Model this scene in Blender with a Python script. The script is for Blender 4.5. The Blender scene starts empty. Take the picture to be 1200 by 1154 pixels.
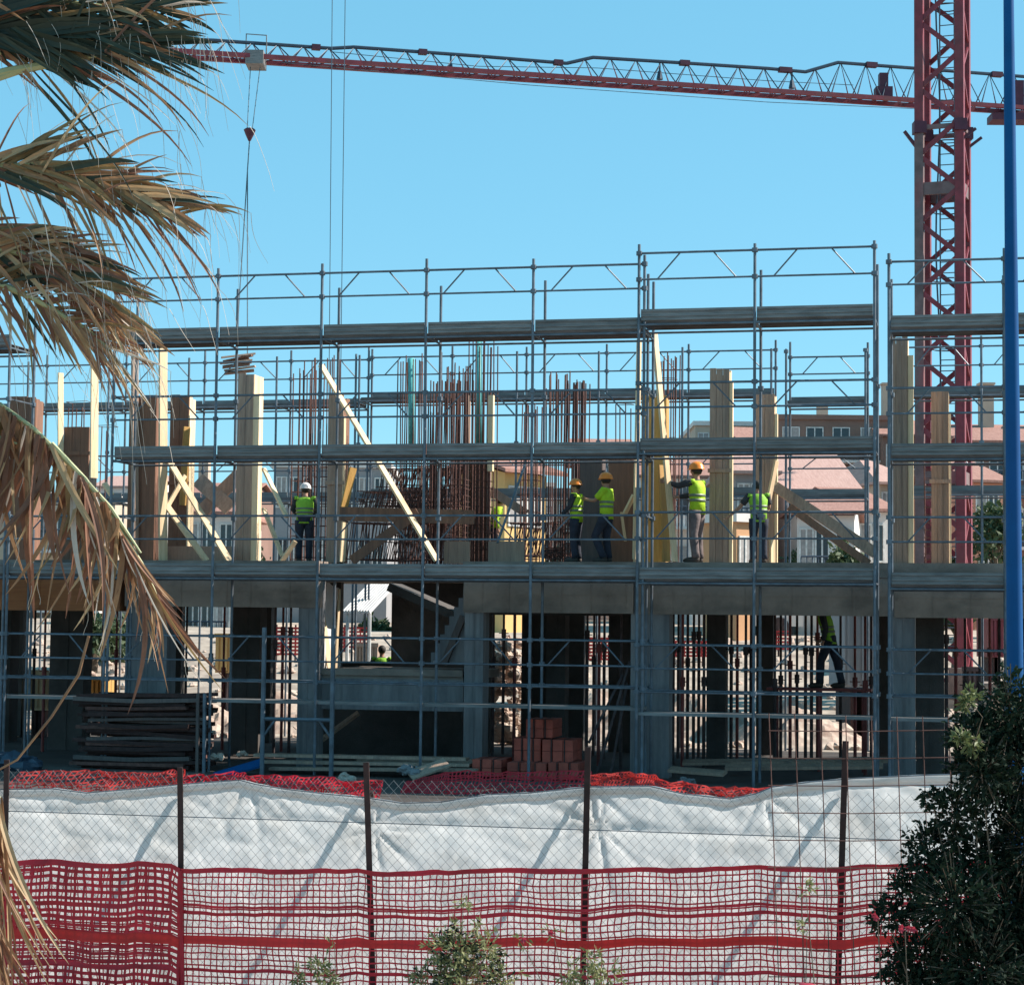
import bpy, bmesh, math, random
from mathutils import Vector, Matrix, noise
R = math.radians
sc = bpy.context.scene
COL = sc.collection
rnd = random.Random(7)

# ------------------------------------------------------------------ camera
CZ = 3.5
F = 2400.0                      # focal length in photo pixels (1200 wide)
PITCH, ROLL = R(3.65), R(0.6)
_f = Vector((0, math.cos(PITCH), math.sin(PITCH)))
_r0 = Vector((1, 0, 0))
_u0 = _r0.cross(_f)
_r = math.cos(ROLL) * _r0 + math.sin(ROLL) * _u0
_u = -math.sin(ROLL) * _r0 + math.cos(ROLL) * _u0
CAM = Vector((0, 0, CZ))
cd = bpy.data.cameras.new('camera'); cam = bpy.data.objects.new('camera', cd); COL.objects.link(cam)
cd.sensor_width = 36.0; cd.lens = 36.0 * F / 1200.0
cd.clip_start = 0.1; cd.clip_end = 5000
M = Matrix.Identity(4)
for i in range(3):
    M[i][0] = _r[i]; M[i][1] = _u[i]; M[i][2] = -_f[i]; M[i][3] = CAM[i]
cam.matrix_world = M
sc.camera = cam

def ray(px, py):
    return (_f + (px - 600) / F * _r - (py - 577) / F * _u)
def at_d(px, py, d):            # world point on the plane y = d
    v = ray(px, py); return CAM + v * (d / v.y)

# ------------------------------------------------------------------ the building's own axes: u along the front, w into it
A = R(12.8)
O = Vector((0, 35, 0))
UH = Vector((math.cos(A), -math.sin(A), 0)); WH = Vector((math.sin(A), math.cos(A), 0))
def W(u, w, z): return O + UH * u + WH * w + Vector((0, 0, z))
def uz(px, py, w):
    v = ray(px, py); t = (w - (CAM - O).dot(WH)) / v.dot(WH)
    p = CAM + v * t
    return (p - O).dot(UH), p.z
def L(px, py, w):
    u, z = uz(px, py, w); return Vector((u, w, z))

# ------------------------------------------------------------------ mesh collector
class MB:
    def __init__(s): s.v = []; s.f = []; s.m = []
    def add(s, vs, fs, m=0):
        b = len(s.v); s.v += [tuple(x) for x in vs]
        s.f += [tuple(b + i for i in f) for f in fs]; s.m += [m] * len(fs); return s
    def box(s, x0, x1, y0, y1, z0, z1, m=0):
        return s.add([(x0,y0,z0),(x1,y0,z0),(x1,y1,z0),(x0,y1,z0),(x0,y0,z1),(x1,y0,z1),(x1,y1,z1),(x0,y1,z1)],
                     [(0,3,2,1),(4,5,6,7),(0,1,5,4),(1,2,6,5),(2,3,7,6),(3,0,4,7)], m)
    def bar(s, a, b, wd, th=None, hint=None, m=0, taper=1.0):
        a = Vector(a); b = Vector(b); th = wd if th is None else th
        d = (b - a).normalized(); h = Vector(hint) if hint else Vector((0, 1, 0))
        if abs(d.dot(h)) > .95: h = Vector((1, 0, 0))
        n = (h - d * h.dot(d)).normalized(); x = d.cross(n)
        vs = []
        for p, k in ((a, 1.0), (b, taper)):
            for i, j in ((-1,-1),(1,-1),(1,1),(-1,1)): vs.append(p + x * (i*wd/2*k) + n * (j*th/2*k))
        return s.add(vs, [(0,1,2,3)[::-1],(4,5,6,7),(0,1,5,4),(1,2,6,5),(2,3,7,6),(3,0,4,7)], m)
    def tube(s, pts, r, n=6, m=0, cap=True):
        pts = [Vector(p) for p in pts]; rs = r if isinstance(r, (list, tuple)) else [r] * len(pts)
        rings = []; pn = None
        for i, p in enumerate(pts):
            d = (pts[min(i+1, len(pts)-1)] - pts[max(i-1, 0)]).normalized()
            if pn is None:
                h = Vector((0, 0, 1)) if abs(d.z) < .9 else Vector((0, 1, 0))
            else: h = pn
            x = (h - d * h.dot(d)).normalized(); pn = x; y = d.cross(x)
            rings.append([p + (x * math.cos(6.28318*k/n) + y * math.sin(6.28318*k/n)) * rs[i] for k in range(n)])
        vs = [q for g in rings for q in g]; fs = []
        for i in range(len(pts) - 1):
            for k in range(n):
                k2 = (k + 1) % n; fs.append((i*n+k, i*n+k2, (i+1)*n+k2, (i+1)*n+k))
        if cap: fs.append(tuple(range(n))[::-1]); fs.append(tuple((len(pts)-1)*n + k for k in range(n)))
        return s.add(vs, fs, m)
    def loft(s, rings, n=14, m=0):       # rings: (cx, cy, z, rx, ry)
        vs = []; fs = []
        for cx, cy, z, rx, ry in rings:
            for k in range(n):
                t = 6.28318 * k / n; vs.append((cx + rx*math.cos(t), cy + ry*math.sin(t), z))
        for i in range(len(rings)-1):
            for k in range(n):
                k2 = (k+1) % n; fs.append((i*n+k, i*n+k2, (i+1)*n+k2, (i+1)*n+k))
        fs.append(tuple(range(n))[::-1]); fs.append(tuple((len(rings)-1)*n+k for k in range(n)))
        return s.add(vs, fs, m)
    def strip(s, a, b, m=0):             # quads between two equally long polylines
        n = len(a); return s.add(list(a) + list(b), [(i, i+1, n+i+1, n+i) for i in range(n-1)], m)
    def build(s, name, mats, parent=None, smooth=False, org=None):
        o_ = ORG.get(parent.name, Vector((0,0,0))) if (parent is not None and org is None) else (org or Vector((0,0,0)))
        me = bpy.data.meshes.new(name)
        me.from_pydata([(x-o_[0], y-o_[1], z-o_[2]) for x, y, z in s.v], [], s.f)
        if not isinstance(mats, (list, tuple)): mats = [mats]
        for q in mats: me.materials.append(q)
        if len(mats) > 1: me.polygons.foreach_set('material_index', s.m)
        if smooth: me.polygons.foreach_set('use_smooth', [True] * len(s.f))
        me.update()
        o = bpy.data.objects.new(name, me); COL.objects.link(o)
        if parent is not None:
            o.parent = parent; ORG[o.name] = o_
        return o
ORG = {}
def tag(o, label, cat, group=None, kind=None):
    if label: o['label'] = label
    if cat: o['category'] = cat
    if group: o['group'] = group
    if kind: o['kind'] = kind
    return o
def thing(name, label, cat, loc, group=None, frame='b'):   # an Empty at the base; frame b = building axes, w = world axes
    o = bpy.data.objects.new(name, None); COL.objects.link(o); o.empty_display_size = .1
    loc = Vector(loc)
    if frame == 'b': o.location = W(*loc); o.rotation_euler = (0, 0, -A)
    else: o.location = loc
    ORG[o.name] = loc
    return tag(o, label, cat, group)
def struct(mb, name, m, smooth=False):
    o = mb.build(name, m, smooth=smooth); o['kind'] = 'structure'; return o
def single(mb, name, label, cat, m, loc, group=None, frame='b', smooth=False):   # a thing that is one mesh
    loc = Vector(loc); o = mb.build(name, m, org=loc, smooth=smooth)
    if frame == 'b': o.location = W(*loc); o.rotation_euler = (0, 0, -A)
    else: o.location = loc
    ORG[o.name] = loc
    return tag(o, label, cat, group)
def dup(root, loc, label=None, group=None, frame='b', rotz=None):
    r = root.copy(); COL.objects.link(r); r.location = W(*loc) if frame == 'b' else loc
    if rotz is not None: r.rotation_euler.z = rotz
    if label: r['label'] = label
    if group: r['group'] = group
    for ch in list(root.children):
        c = ch.copy(); COL.objects.link(c); c.parent = r
        for g in list(ch.children):
            d = g.copy(); COL.objects.link(d); d.parent = c
    return r

# ------------------------------------------------------------------ materials
def mat(name, c, rough=.7, metal=0., var=.25, scale=6., c2=None, bump=.0, bscale=40., stretch=(1,1,1), trans=0., streak=None, rand=0., spec=None):
    m = bpy.data.materials.new(name); m.use_nodes = True; nt = m.node_tree; N = nt.nodes; Lk = nt.links.new
    b = N['Principled BSDF']; b.inputs['Roughness'].default_value = rough; b.inputs['Metallic'].default_value = metal
    if spec is not None: b.inputs['Specular IOR Level'].default_value = spec
    tc = N.new('ShaderNodeTexCoord'); mp = N.new('ShaderNodeMapping'); mp.inputs['Scale'].default_value = stretch
    Lk(tc.outputs['Object'], mp.inputs['Vector'])
    oi = N.new('ShaderNodeObjectInfo')
    ad = N.new('ShaderNodeVectorMath'); ad.operation = 'MULTIPLY_ADD'
    ad.inputs[1].default_value = (37, 37, 37)
    cx = N.new('ShaderNodeCombineXYZ'); Lk(oi.outputs['Random'], cx.inputs[0]); Lk(oi.outputs['Random'], cx.inputs[2])
    Lk(cx.outputs[0], ad.inputs[0]); Lk(mp.outputs[0], ad.inputs[2])
    nz = N.new('ShaderNodeTexNoise'); nz.inputs['Scale'].default_value = scale; nz.inputs['Detail'].default_value = 5; nz.inputs['Roughness'].default_value = .65
    Lk(ad.outputs[0], nz.inputs['Vector'])
    rp = N.new('ShaderNodeValToRGB'); e = rp.color_ramp.elements
    e[0].position = .32; e[1].position = .68
    lo = c2 if c2 else tuple(x * (1 - var) for x in c); hi = c if c2 else tuple(min(1, x * (1 + var)) for x in c)
    e[0].color = (*lo, 1); e[1].color = (*hi, 1)
    Lk(nz.outputs['Fac'], rp.inputs['Fac'])
    out = rp.outputs['Color']
    if streak:                           # (colour, amount, scale, stretch): stains with a shape of their own
        n2 = N.new('ShaderNodeTexNoise'); n2.inputs['Scale'].default_value = streak[2]; n2.inputs['Detail'].default_value = 6
        m2 = N.new('ShaderNodeMapping'); m2.inputs['Scale'].default_value = streak[3]; Lk(ad.outputs[0], m2.inputs['Vector']); Lk(m2.outputs[0], n2.inputs['Vector'])
        r2 = N.new('ShaderNodeValToRGB'); r2.color_ramp.elements[0].position = .5; r2.color_ramp.elements[1].position = .7
        r2.color_ramp.elements[1].color = (streak[1],)*3 + (1,)
        Lk(n2.outputs['Fac'], r2.inputs['Fac'])
        mx = N.new('ShaderNodeMixRGB'); mx.inputs['Color2'].default_value = (*streak[0], 1); Lk(r2.outputs['Color'], mx.inputs['Fac']); Lk(out, mx.inputs['Color1']); out = mx.outputs['Color']
    if rand:
        mr = N.new('ShaderNodeMapRange'); mr.inputs['To Min'].default_value = 1 - rand; mr.inputs['To Max'].default_value = 1 + rand
        Lk(oi.outputs['Random'], mr.inputs['Value'])
        hv = N.new('ShaderNodeHueSaturation'); Lk(mr.outputs[0], hv.inputs['Value']); Lk(out, hv.inputs['Color']); out = hv.outputs['Color']
    Lk(out, b.inputs['Base Color'])
    if bump:
        bn = N.new('ShaderNodeTexNoise'); bn.inputs['Scale'].default_value = bscale; bn.inputs['Detail'].default_value = 4; Lk(ad.outputs[0], bn.inputs['Vector'])
        bp = N.new('ShaderNodeBump'); bp.inputs['Strength'].default_value = bump; bp.inputs['Distance'].default_value = .02
        Lk(bn.outputs['Fac'], bp.inputs['Height']); Lk(bp.outputs[0], b.inputs['Normal'])
    if trans:
        t = N.new('ShaderNodeBsdfTranslucent'); Lk(out, t.inputs['Color'])
        ms = N.new('ShaderNodeMixShader'); ms.inputs['Fac'].default_value = trans
        Lk(b.outputs[0], ms.inputs[1]); Lk(t.outputs[0], ms.inputs[2]); Lk(ms.outputs[0], N['Material Output'].inputs['Surface'])
    return m
def boards_mat(name, c, c2, axis='Z', rough=.75, rand=.12, stain=(.12,.10,.09)):
    st = {'Z': (9, 9, .7), 'X': (.7, 9, 9)}[axis]
    return mat(name, c, rough, 0, c2=c2, scale=2.6, stretch=st, bump=.25, bscale=9, rand=rand, streak=(stain, .55, .5, (1, 1, .35)))
X = {}
X['galv'] = mat('galvanised_tube', (.105,.130,.160), .5, .25, var=.3, scale=5, rand=.12, streak=((.05,.05,.055), .6, 3, (1,1,1)))
X['galv_dark'] = mat('weathered_steel_board', (.16,.155,.155), .6, .1, var=.35, scale=2.2, stretch=(1,3,6), rand=.15, streak=((.32,.30,.29), .5, 3, (.35,3,6)))
X['deck'] = mat('steel_deck', (.12,.115,.12), .7, .1, var=.35, scale=3, stretch=(.6,6,1), rand=.15, streak=((.12,.09,.08), .6, 3, (.4,5,1)))
X['conc'] = mat('cast_concrete', (.32,.255,.215), .9, c2=(.17,.135,.115), scale=1.1, bump=.35, bscale=14, streak=((.05,.047,.045), .6, 1.6, (.6,.6,1.4)))
X['conc_blue'] = mat('column_concrete', (.24,.235,.24), .85, c2=(.13,.13,.14), scale=1.6, stretch=(2,2,.6), bump=.3, bscale=14, streak=((.08,.085,.09), .6, 1.5, (2.5,2.5,.4)))
X['conc_in'] = mat('shaded_inner_concrete', (.07,.06,.055), .9, var=.35, scale=1.2, bump=.3)  # concrete inside the ground floor, its shade put into the dark colour
X['wood'] = boards_mat('pale_sunlit_pine', (.86,.66,.43), (.72,.52,.31), stain=(.42,.27,.15))  # pine boards; sunlight on the shutter sides is also put into the paleness
X['wood_x'] = boards_mat('pale_pine_long', (.62,.47,.29), (.50,.36,.20), 'X', stain=(.30,.2,.11))
X['wood_grey'] = boards_mat('used_shaded_shutter_board', (.42,.29,.215), (.27,.18,.135))  # worn boards; shade on the shutter fronts is also put into the grey
X['wood_brown'] = boards_mat('brown_shutter_panel', (.26,.125,.075), (.17,.08,.05), stain=(.07,.05,.045))
X['wood_dark'] = boards_mat('dark_shutter_panel', (.13,.095,.085), (.08,.06,.058))
X['ochre'] = boards_mat('ochre_shutter_panel', (.56,.32,.09), (.44,.24,.06), stain=(.2,.11,.05))
X['orange_wood'] = boards_mat('orange_beam_panel', (.42,.16,.055), (.28,.10,.04), 'X', stain=(.12,.06,.04))
X['rust'] = mat('rusty_rebar', (.115,.052,.042), .85, .2, var=.4, scale=9, rand=.2)
X['rust_dark'] = mat('dark_rusty_iron', (.045,.02,.018), .8, .2, var=.4, scale=8, rand=.2)
X['steel_dark'] = mat('dark_prop_steel', (.075,.05,.05), .7, .3, var=.4, scale=6, rand=.25)
X['prop_red'] = mat('red_prop_steel', (.20,.04,.035), .6, .2, var=.35, scale=6, rand=.2)
X['teal'] = mat('teal_sleeve', (.10,.42,.42), .6, var=.2)
X['crane'] = mat('crane_red', (.19,.024,.036), .55, .05, var=.3, scale=3, streak=((.14,.05,.05), .6, 2, (1,1,.4)))
X['crane_grey'] = mat('crane_weathered', (.145,.09,.09), .6, .05, var=.3, scale=3, streak=((.25,.05,.06), .7, 2, (1,1,.4)))
X['crane_dk'] = mat('crane_dark_red', (.075,.016,.035), .6, .1, var=.3, scale=3)
X['slate'] = mat('slate_blue_steel', (.035,.055,.085), .5, .2, var=.2)
X['cable'] = mat('steel_cable', (.09,.13,.16), .5, .5, var=.2)
X['pole'] = mat('blue_paint', (.002,.066,.20), .7, 0, spec=.15, var=.12, scale=3, streak=((.01,.06,.2), .5, 3, (1,1,.2)))
X['net'] = mat('red_net_plastic', (.46,.012,.028), .55, 0, var=.35, scale=2.5, trans=.22)
X['net_band'] = mat('red_net_band_sunlit', (.60,.02,.022), .5, 0, var=.2, scale=2.5, trans=.3)  # net red made brighter, sunlight on the band put into the colour
X['net_far'] = mat('orange_net_plastic', (.52,.045,.04), .5, 0, var=.35, scale=3, trans=.3)
X['brick'] = mat('fired_brick', (.36,.07,.045), .85, 0, var=.3, scale=3, bump=.3, rand=.15)
X['sand'] = mat('dry_earth', (.44,.36,.29), .95, 0, c2=(.24,.19,.15), scale=1.3, bump=.8, bscale=3, streak=((.16,.12,.10), .8, .9, (1,1,1)))
X['rubble'] = mat('pale_rubble', (.50,.42,.35), .95, 0, c2=(.30,.20,.16), scale=2.5, bump=.6, bscale=5, rand=.2)
X['dirt'] = mat('shaded_site_dirt', (.075,.060,.052), .95, 0, c2=(.035,.028,.025), scale=.8, bump=.6, bscale=5)  # soil tone, with the building's shade darkened into it
X['hivis'] = mat('hivis_yellow', (.50,.78,.03), .7, 0, var=.12, scale=9, bump=.6, bscale=9, trans=.25)
X['hivis_g'] = mat('hivis_green', (.30,.62,.05), .7, 0, var=.12, scale=9, bump=.6, bscale=9, trans=.2)
X['refl'] = mat('grey_reflective_tape', (.16,.20,.13), .5, .1, var=.2)
X['cloth_dk'] = mat('dark_navy_cloth', (.020,.024,.040), .9, 0, var=.4, scale=6, bump=.5, bscale=12)
X['cloth_grey'] = mat('grey_brown_cloth', (.15,.115,.115), .9, 0, var=.4, scale=6, bump=.5, bscale=12)
X['cloth_shirt'] = mat('dark_shirt_cloth', (.035,.037,.045), .9, 0, var=.3, scale=6, bump=.5, bscale=12)
X['skin'] = mat('tanned_skin', (.36,.19,.13), .6, 0, var=.12, scale=9)
X['hair'] = mat('dark_hair', (.02,.015,.012), .7, 0, var=.3)
X['helmet'] = mat('orange_helmet', (.80,.235,.025), .35, 0, var=.08)
X['helmet_w'] = mat('white_helmet', (.62,.58,.58), .4, 0, var=.08)
X['boot'] = mat('work_boot', (.05,.04,.035), .8, 0, var=.3)
X['white'] = mat('white_plastic', (.70,.70,.70), .6, 0, var=.1, scale=3, trans=.25)
X['wire'] = mat('bright_fence_wire', (.20,.205,.215), .45, .4, var=.3)
X['eye'] = mat('eye', (.03,.02,.02), .3)
GZ = 0.80                                   # site ground
ZF = uz(640, 658, 1.35)[1]                  # upper floor
# ------------------------------------------------------------------ ground and sky
g = MB()
NX, NY = 70, 60
def gz(x, y):
    a = min(1, max(0, (y - 19.5) / 9)); a = a*a*(3-2*a)
    h = GZ * a
    b = min(1, max(0, (y - 47) / 22)); h += b*b*(3-2*b)*2.35; far = max(0, (y - 75) / 60); h += min(far, 1.5) * .8
    n = noise.noise(Vector((x*.35, y*.35, 0))) * .07 + noise.noise(Vector((x*.07, y*.07, 3))) * .12
    if 31 < y < 52 and -14 < x < 16: n *= .25
    return h + n
xs = [-400, -200, -110] + [-70 + 140*i/(NX-1) for i in range(NX)] + [110, 200, 400]
ys = [-40, -10, 0, 6] + [10 + 110*i/(NY-1) for i in range(NY)] + [160, 260, 600, 1600]
for y in ys:
    for x in xs: g.v.append((x, y, gz(x, y)))
n = len(xs)
for j in range(len(ys)-1):
    for i in range(n-1): g.f.append((j*n+i, j*n+i+1, (j+1)*n+i+1, (j+1)*n+i)); g.m.append(0)
struct(g, 'ground', X['sand'], True)
s2 = MB()                                   # dark soil sheet under and in front of the building, shade partly put into its colour
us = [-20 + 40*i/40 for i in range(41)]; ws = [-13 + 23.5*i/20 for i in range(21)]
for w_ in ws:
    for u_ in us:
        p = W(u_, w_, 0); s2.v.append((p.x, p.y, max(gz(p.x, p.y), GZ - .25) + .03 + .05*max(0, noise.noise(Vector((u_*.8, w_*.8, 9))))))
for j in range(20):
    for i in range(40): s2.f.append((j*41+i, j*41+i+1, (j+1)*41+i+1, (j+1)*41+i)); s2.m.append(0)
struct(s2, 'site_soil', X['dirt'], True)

# ------------------------------------------------------------------ scaffolds
def collar(mb, x, y, z): mb.tube([(x, y, z-.035), (x, y, z+.035)], .052, 8)
def scaffold(name, label, us, wf, wr, zg, ztop, levels, group, rail_w, low=None, low_deck=None, end_brace=False):
    """us: u of the standards; levels: (rail_hi, rail_lo, toe_top, deck?) per lift; wf/wr: front and rear rows; rail_w: row with guards"""
    t = thing(name, label, 'scaffold', (us[0], wf, zg), group)
    sgn = 1 if rail_w == wf else -1
    for wi, w_ in enumerate((wf, wr)):
        for u_ in us:
            m = MB(); zt = ztop if w_ == rail_w else ztop - .28
            zt += rnd.uniform(-.03, .05)
            m.tube([(u_, w_, zg - .05), (u_, w_, zt)], .026, 7)
            m.box(u_-.07, u_+.07, w_-.07, w_+.07, zg - .03, zg + .01)
            for lv in levels:
                for z_ in lv[:2] if w_ == rail_w else lv[:1]:
                    if z_ < zt - .04: collar(m, u_, w_, z_)
            if low:
                for z_ in low: collar(m, u_, w_, z_)
            m.build('standard', X['galv'], t)
    for li, lv in enumerate(levels):
        hi, lo, toe = lv[:3]
        for a, b in zip(us[:-1], us[1:]):
            d = b - a
            m = MB()                                        # guard frame: two rails and two slanting stays
            y = rail_w
            m.tube([(a, y, hi), (b, y, hi)], .020, 6); m.tube([(a, y, lo), (b, y, lo)], .017, 6)
            m.tube([(a + d*.16, y, lo), (a + d*.36, y, hi)], .014, 5); m.tube([(b - d*.36, y, hi), (b - d*.16, y, lo)], .014, 5)
            m.build('guard_frame', X['galv'], t)
            m = MB(); yt = rail_w + sgn * .032; y2 = yt + sgn * .022      # toe board with two pressed ribs
            y0_, y1_ = min(yt, y2), max(yt, y2)
            m.box(a+.03, b-.03, y0_, y1_, toe-.20, toe)
            for q in (.03, .115, .175):
                yy = yt - sgn * .018; m.box(a+.035, b-.035, min(yy, yt), max(yy, yt), toe-q-.016, toe-q+.012)
            m.build('toe_board', X['galv_dark'], t)
            m = MB(); zd = toe - .17; k = 3; span = abs(wr - wf) - .16
            for q in range(k):                              # three pressed steel planks with turned-down lips
                ya = min(wf, wr) + .085 + span * q / k; yb = ya + span / k - .015
                m.box(a+.02, b-.02, ya, yb, zd-.006, zd)
                m.box(a+.02, b-.02, ya, ya+.012, zd-.065, zd-.006); m.box(a+.02, b-.02, yb-.012, yb, zd-.065, zd-.006)
            m.build('deck', X['deck'], t)
        m = MB()
        for u_ in us:                                       # transoms, inner ledger
            m.tube([(u_, wf, toe-.25), (u_, wr, toe-.25)], .021, 6)
            m.tube([(u_, wf, hi), (u_, wr, hi)], .014, 5) if li and u_ in (us[0], us[-1]) else None
        m.tube([(us[0], wf, toe-.27), (us[-1], wf, toe-.27)], .020, 6)
        m.tube([(us[0], wr, toe-.27), (us[-1], wr, toe-.27)], .020, 6)
        m.build('ledger', X['galv'], t)
    if low:
        hi, lo = low[0], low[1]
        for a, b in zip(us[:-1], us[1:]):
            d = b - a; m = MB()
            for z_ in low: m.tube([(a, rail_w, z_), (b, rail_w, z_)], .017, 6)
            m.tube([(a + d*.16, rail_w, lo), (a + d*.36, rail_w, hi)], .014, 5); m.tube([(b - d*.36, rail_w, hi), (b - d*.16, rail_w, lo)], .014, 5)
            m.build('guard_frame', X['galv'], t)
            m = MB()
            for q in (0, 1):
                ya = wf + .03 + q*.31; m.box(a+.02, b-.02, ya, ya+.29, low_deck-.055, low_deck)
            m.build('deck', X['galv_dark'], t)
        m = MB(); m.tube([(us[0], wr, low[0]), (us[-1], wr, low[0])], .017, 6); m.tube([(us[0], wr, low[2]), (us[-1], wr, low[2])], .017, 6)
        m.build('ledger', X['galv'], t)
    return t
def zs(px, ys, w): return [uz(px, y, w)[1] for y in ys]
def upx(pxs, w, py=550): return [uz(p, py, w)[0] for p in pxs]
SG = 'scaffolds along the street side of the building'
def front(name, label, pxs, cx, tops, low, ztop_px, wf=0.0, wr=1.0, py=550):
    us = upx(pxs, wf, py)
    lv = [tuple(zs(cx, t, wf)) for t in tops]
    lo = zs(cx, low, wf)
    return scaffold(name, label, us, wf, wr, GZ, uz(cx, ztop_px, wf)[1], lv, SG, wf, low=lo[:3], low_deck=lo[3])
front('scaffold', 'short grey scaffold at the left edge, hidden behind the palm fronds', [-230, -112, 8], 560,
      [(315,343,379), (459,487,519), (604,632,661)], (749,778,803,825), 304, wf=.06, wr=1.06)
front('scaffold', 'low scaffold bay with a single deck behind the dead palm frond', [12, 127], 560,
      [(604,632,661)], (749,778,803,825), 596, wf=.06, wr=1.06)
front('scaffold', 'long grey tube scaffold of five bays, its top deck lower than the neighbouring one', [131, 251.5, 374, 497, 623, 754], 560,
      [(315,343,376), (459,487,519), (604,632,661)], (749,778,803,825), 304, wf=.06, wr=1.06)
front('scaffold', 'tallest grey scaffold, two bays rising highest, in front of the worker with orange helmet', [747.5, 884, 1025], 885,
      [(293,324,359), (447,476,512), (600,631,665)], (757,785,813,837), 285)
front('scaffold', 'grey scaffold in front of the red crane mast, crossed by the blue pole', [1042, 1178, 1318], 1110,
      [(305,332,368), (454,484,519), (606,635,671)], (762,790,817,842), 294)
BG = 'scaffolds on the rear side of the building'
def back(label, pxs, cx, tops, ztop_px):
    wf, wr = 10.5, 11.5
    us = upx(pxs, wr, 440); lv = [tuple(zs(cx, t, wr)) for t in tops]
    scaffold('rear_scaffold', label, us, wf, wr, GZ, uz(cx, ztop_px, wr)[1], lv, BG, wr)
back('rear tube scaffold seen behind the palm fronds and the leftmost shutter columns', [-40, 55, 148, 240, 341, 432], 300, [(424,445,469), (533,552,577)], 411)
back('rear tube scaffold seen behind the tall starter bars and the worker with orange helmet', [436, 530, 617, 711, 807, 909], 650, [(415,436,459), (523,545,572)], 405)
back('short rear scaffold bay with a lower deck before the pink roofed house', [926, 1017], 970, [(418,438,465), (535,549,573)], 402)
back('rear tube scaffold seen around the red crane mast', [1058, 1150, 1245], 1130, [(406,428,455), (523,545,569)], 396)

# low portal frame standing on the soil before the scaffold
u0, z1 = uz(308, 842, -.35); u1, _ = uz(389, 842, -.35); zt = uz(308, 735, -.35)[1]
t = thing('portal_frame', 'grey tubular portal frame with corner stays standing on the soil', 'frame', (u0, -.35, GZ))
for uu in (u0, u1):
    m = MB(); m.tube([(uu, -.35, GZ-.1), (uu, -.35, zt)], .042, 8); m.box(uu-.08, uu+.08, -.43, -.27, GZ-.02, GZ+.03); m.build('leg', X['galv'], t)
m = MB(); m.tube([(u0, -.35, z1), (u1, -.35, z1)], .035, 8); m.build('crossbar', X['galv'], t)
for uu, s in ((u0, 1), (u1, -1)):
    m = MB(); m.tube([(uu, -.35, z1-.32), (uu + s*.22, -.35, z1-.02)], .024, 6); m.build('corner_stay', X['galv'], t)

# ------------------------------------------------------------------ concrete frame
bz0 = uz(640, 719, 1.35)[1]
fr = thing('concrete_frame', 'unfinished two storey concrete frame of beams, columns and slab behind the scaffold', 'building', (0, 1.35, GZ))
uL, uR = -16.5, 13.5
ua, ub = uz(372, 690, 1.35)[0], uz(542, 690, 1.35)[0]     # stair opening
def slab(a, b, c, d):
    m = MB(); m.box(a, b, c, d, ZF-.26, ZF); m.build('slab', X['conc'], fr)
slab(uL, ua, 1.352, 9.4); slab(ub, uR, 1.352, 9.4); slab(ua+.002, ub-.002, 6.2, 9.398)
def beam(p0, p1, y1, w=1.35, th=.35, z1=None, m_='conc'):
    a, _ = uz(p0, y1, w); b, z0 = uz(p1, y1, w)
    m = MB(); zt_ = (ZF-.264) if z1 is None else z1; m.box(a, b, w, w+th, z0, zt_)
    x = a + rnd.uniform(.3,.7)                                 # fins left by the shutter joints, and tie holes
    while x < b - .1:
        m.box(x-.006, x+.006, w-.009, w-.001, z0+.01, zt_-.01)
        for zz in (z0+(zt_-z0)*.3, z0+(zt_-z0)*.72): m.box(x+.18, x+.215, w-.004, w-.001, zz-.018, zz+.018, 0)
        x += rnd.uniform(.45,1.1)
    m.box(a, b, w-.007, w-.0015, z0+(zt_-z0)*.5-.005, z0+(zt_-z0)*.5+.004)
    return m.build('beam', X[m_], fr)
beam(-160, 140, 716, m_='orange_wood'); beam(146, 371, 712); beam(543, 742, 719); beam(746, 1042, 722); beam(1048, 1330, 726)
# slab edge faces stand a little proud of the beams
for p0, p1 in ((-160, 372), (542, 1330)):
    a = uz(p0, 690, 1.32)[0]; b = uz(p1, 690, 1.32)[0]; m = MB(); m.box(a, b, 1.322, 1.349, ZF-.255, ZF-.003); m.build('slab_edge', X['conc'], fr)
def column(p0, p1, w, d=.45, mt='conc_blue', ztop=None):
    a = uz(p0, 780, w)[0]; b = uz(p1, 780, w)[0]
    m = MB(); m.box(a, b, w, w+d, GZ-.3, (ZF-.268) if ztop is None else ztop)
    # shutter ribs left in the cast faces
    m.box(a + (b-a)*.48, a + (b-a)*.54, w-.012, w-.001, GZ, ZF-.62)
    return m.build('column', X[mt], fr)
column(147, 195, 1.42); column(349, 371, 1.42); column(544, 566, 1.42); column(739, 784, 1.42); column(1046, 1072, 1.42)
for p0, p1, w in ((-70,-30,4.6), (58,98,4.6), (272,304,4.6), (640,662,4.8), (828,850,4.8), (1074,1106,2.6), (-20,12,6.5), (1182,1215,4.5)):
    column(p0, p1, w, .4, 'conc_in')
def wall(p0, p1, w, d=.2, z0=None, z1=None, mt='conc_in'):
    a = uz(p0, 780, w)[0]; b = uz(p1, 780, w)[0]
    m = MB(); m.box(a, b, w, w+d, GZ-.3 if z0 is None else z0, (ZF-.272) if z1 is None else z1); return m.build('wall', X[mt], fr)
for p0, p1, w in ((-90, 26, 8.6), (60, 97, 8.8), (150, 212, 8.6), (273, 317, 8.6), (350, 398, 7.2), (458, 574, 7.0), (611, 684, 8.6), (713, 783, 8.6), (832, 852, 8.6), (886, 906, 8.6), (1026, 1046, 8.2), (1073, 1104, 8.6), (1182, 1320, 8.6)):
    wall(p0, p1, w)
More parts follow.
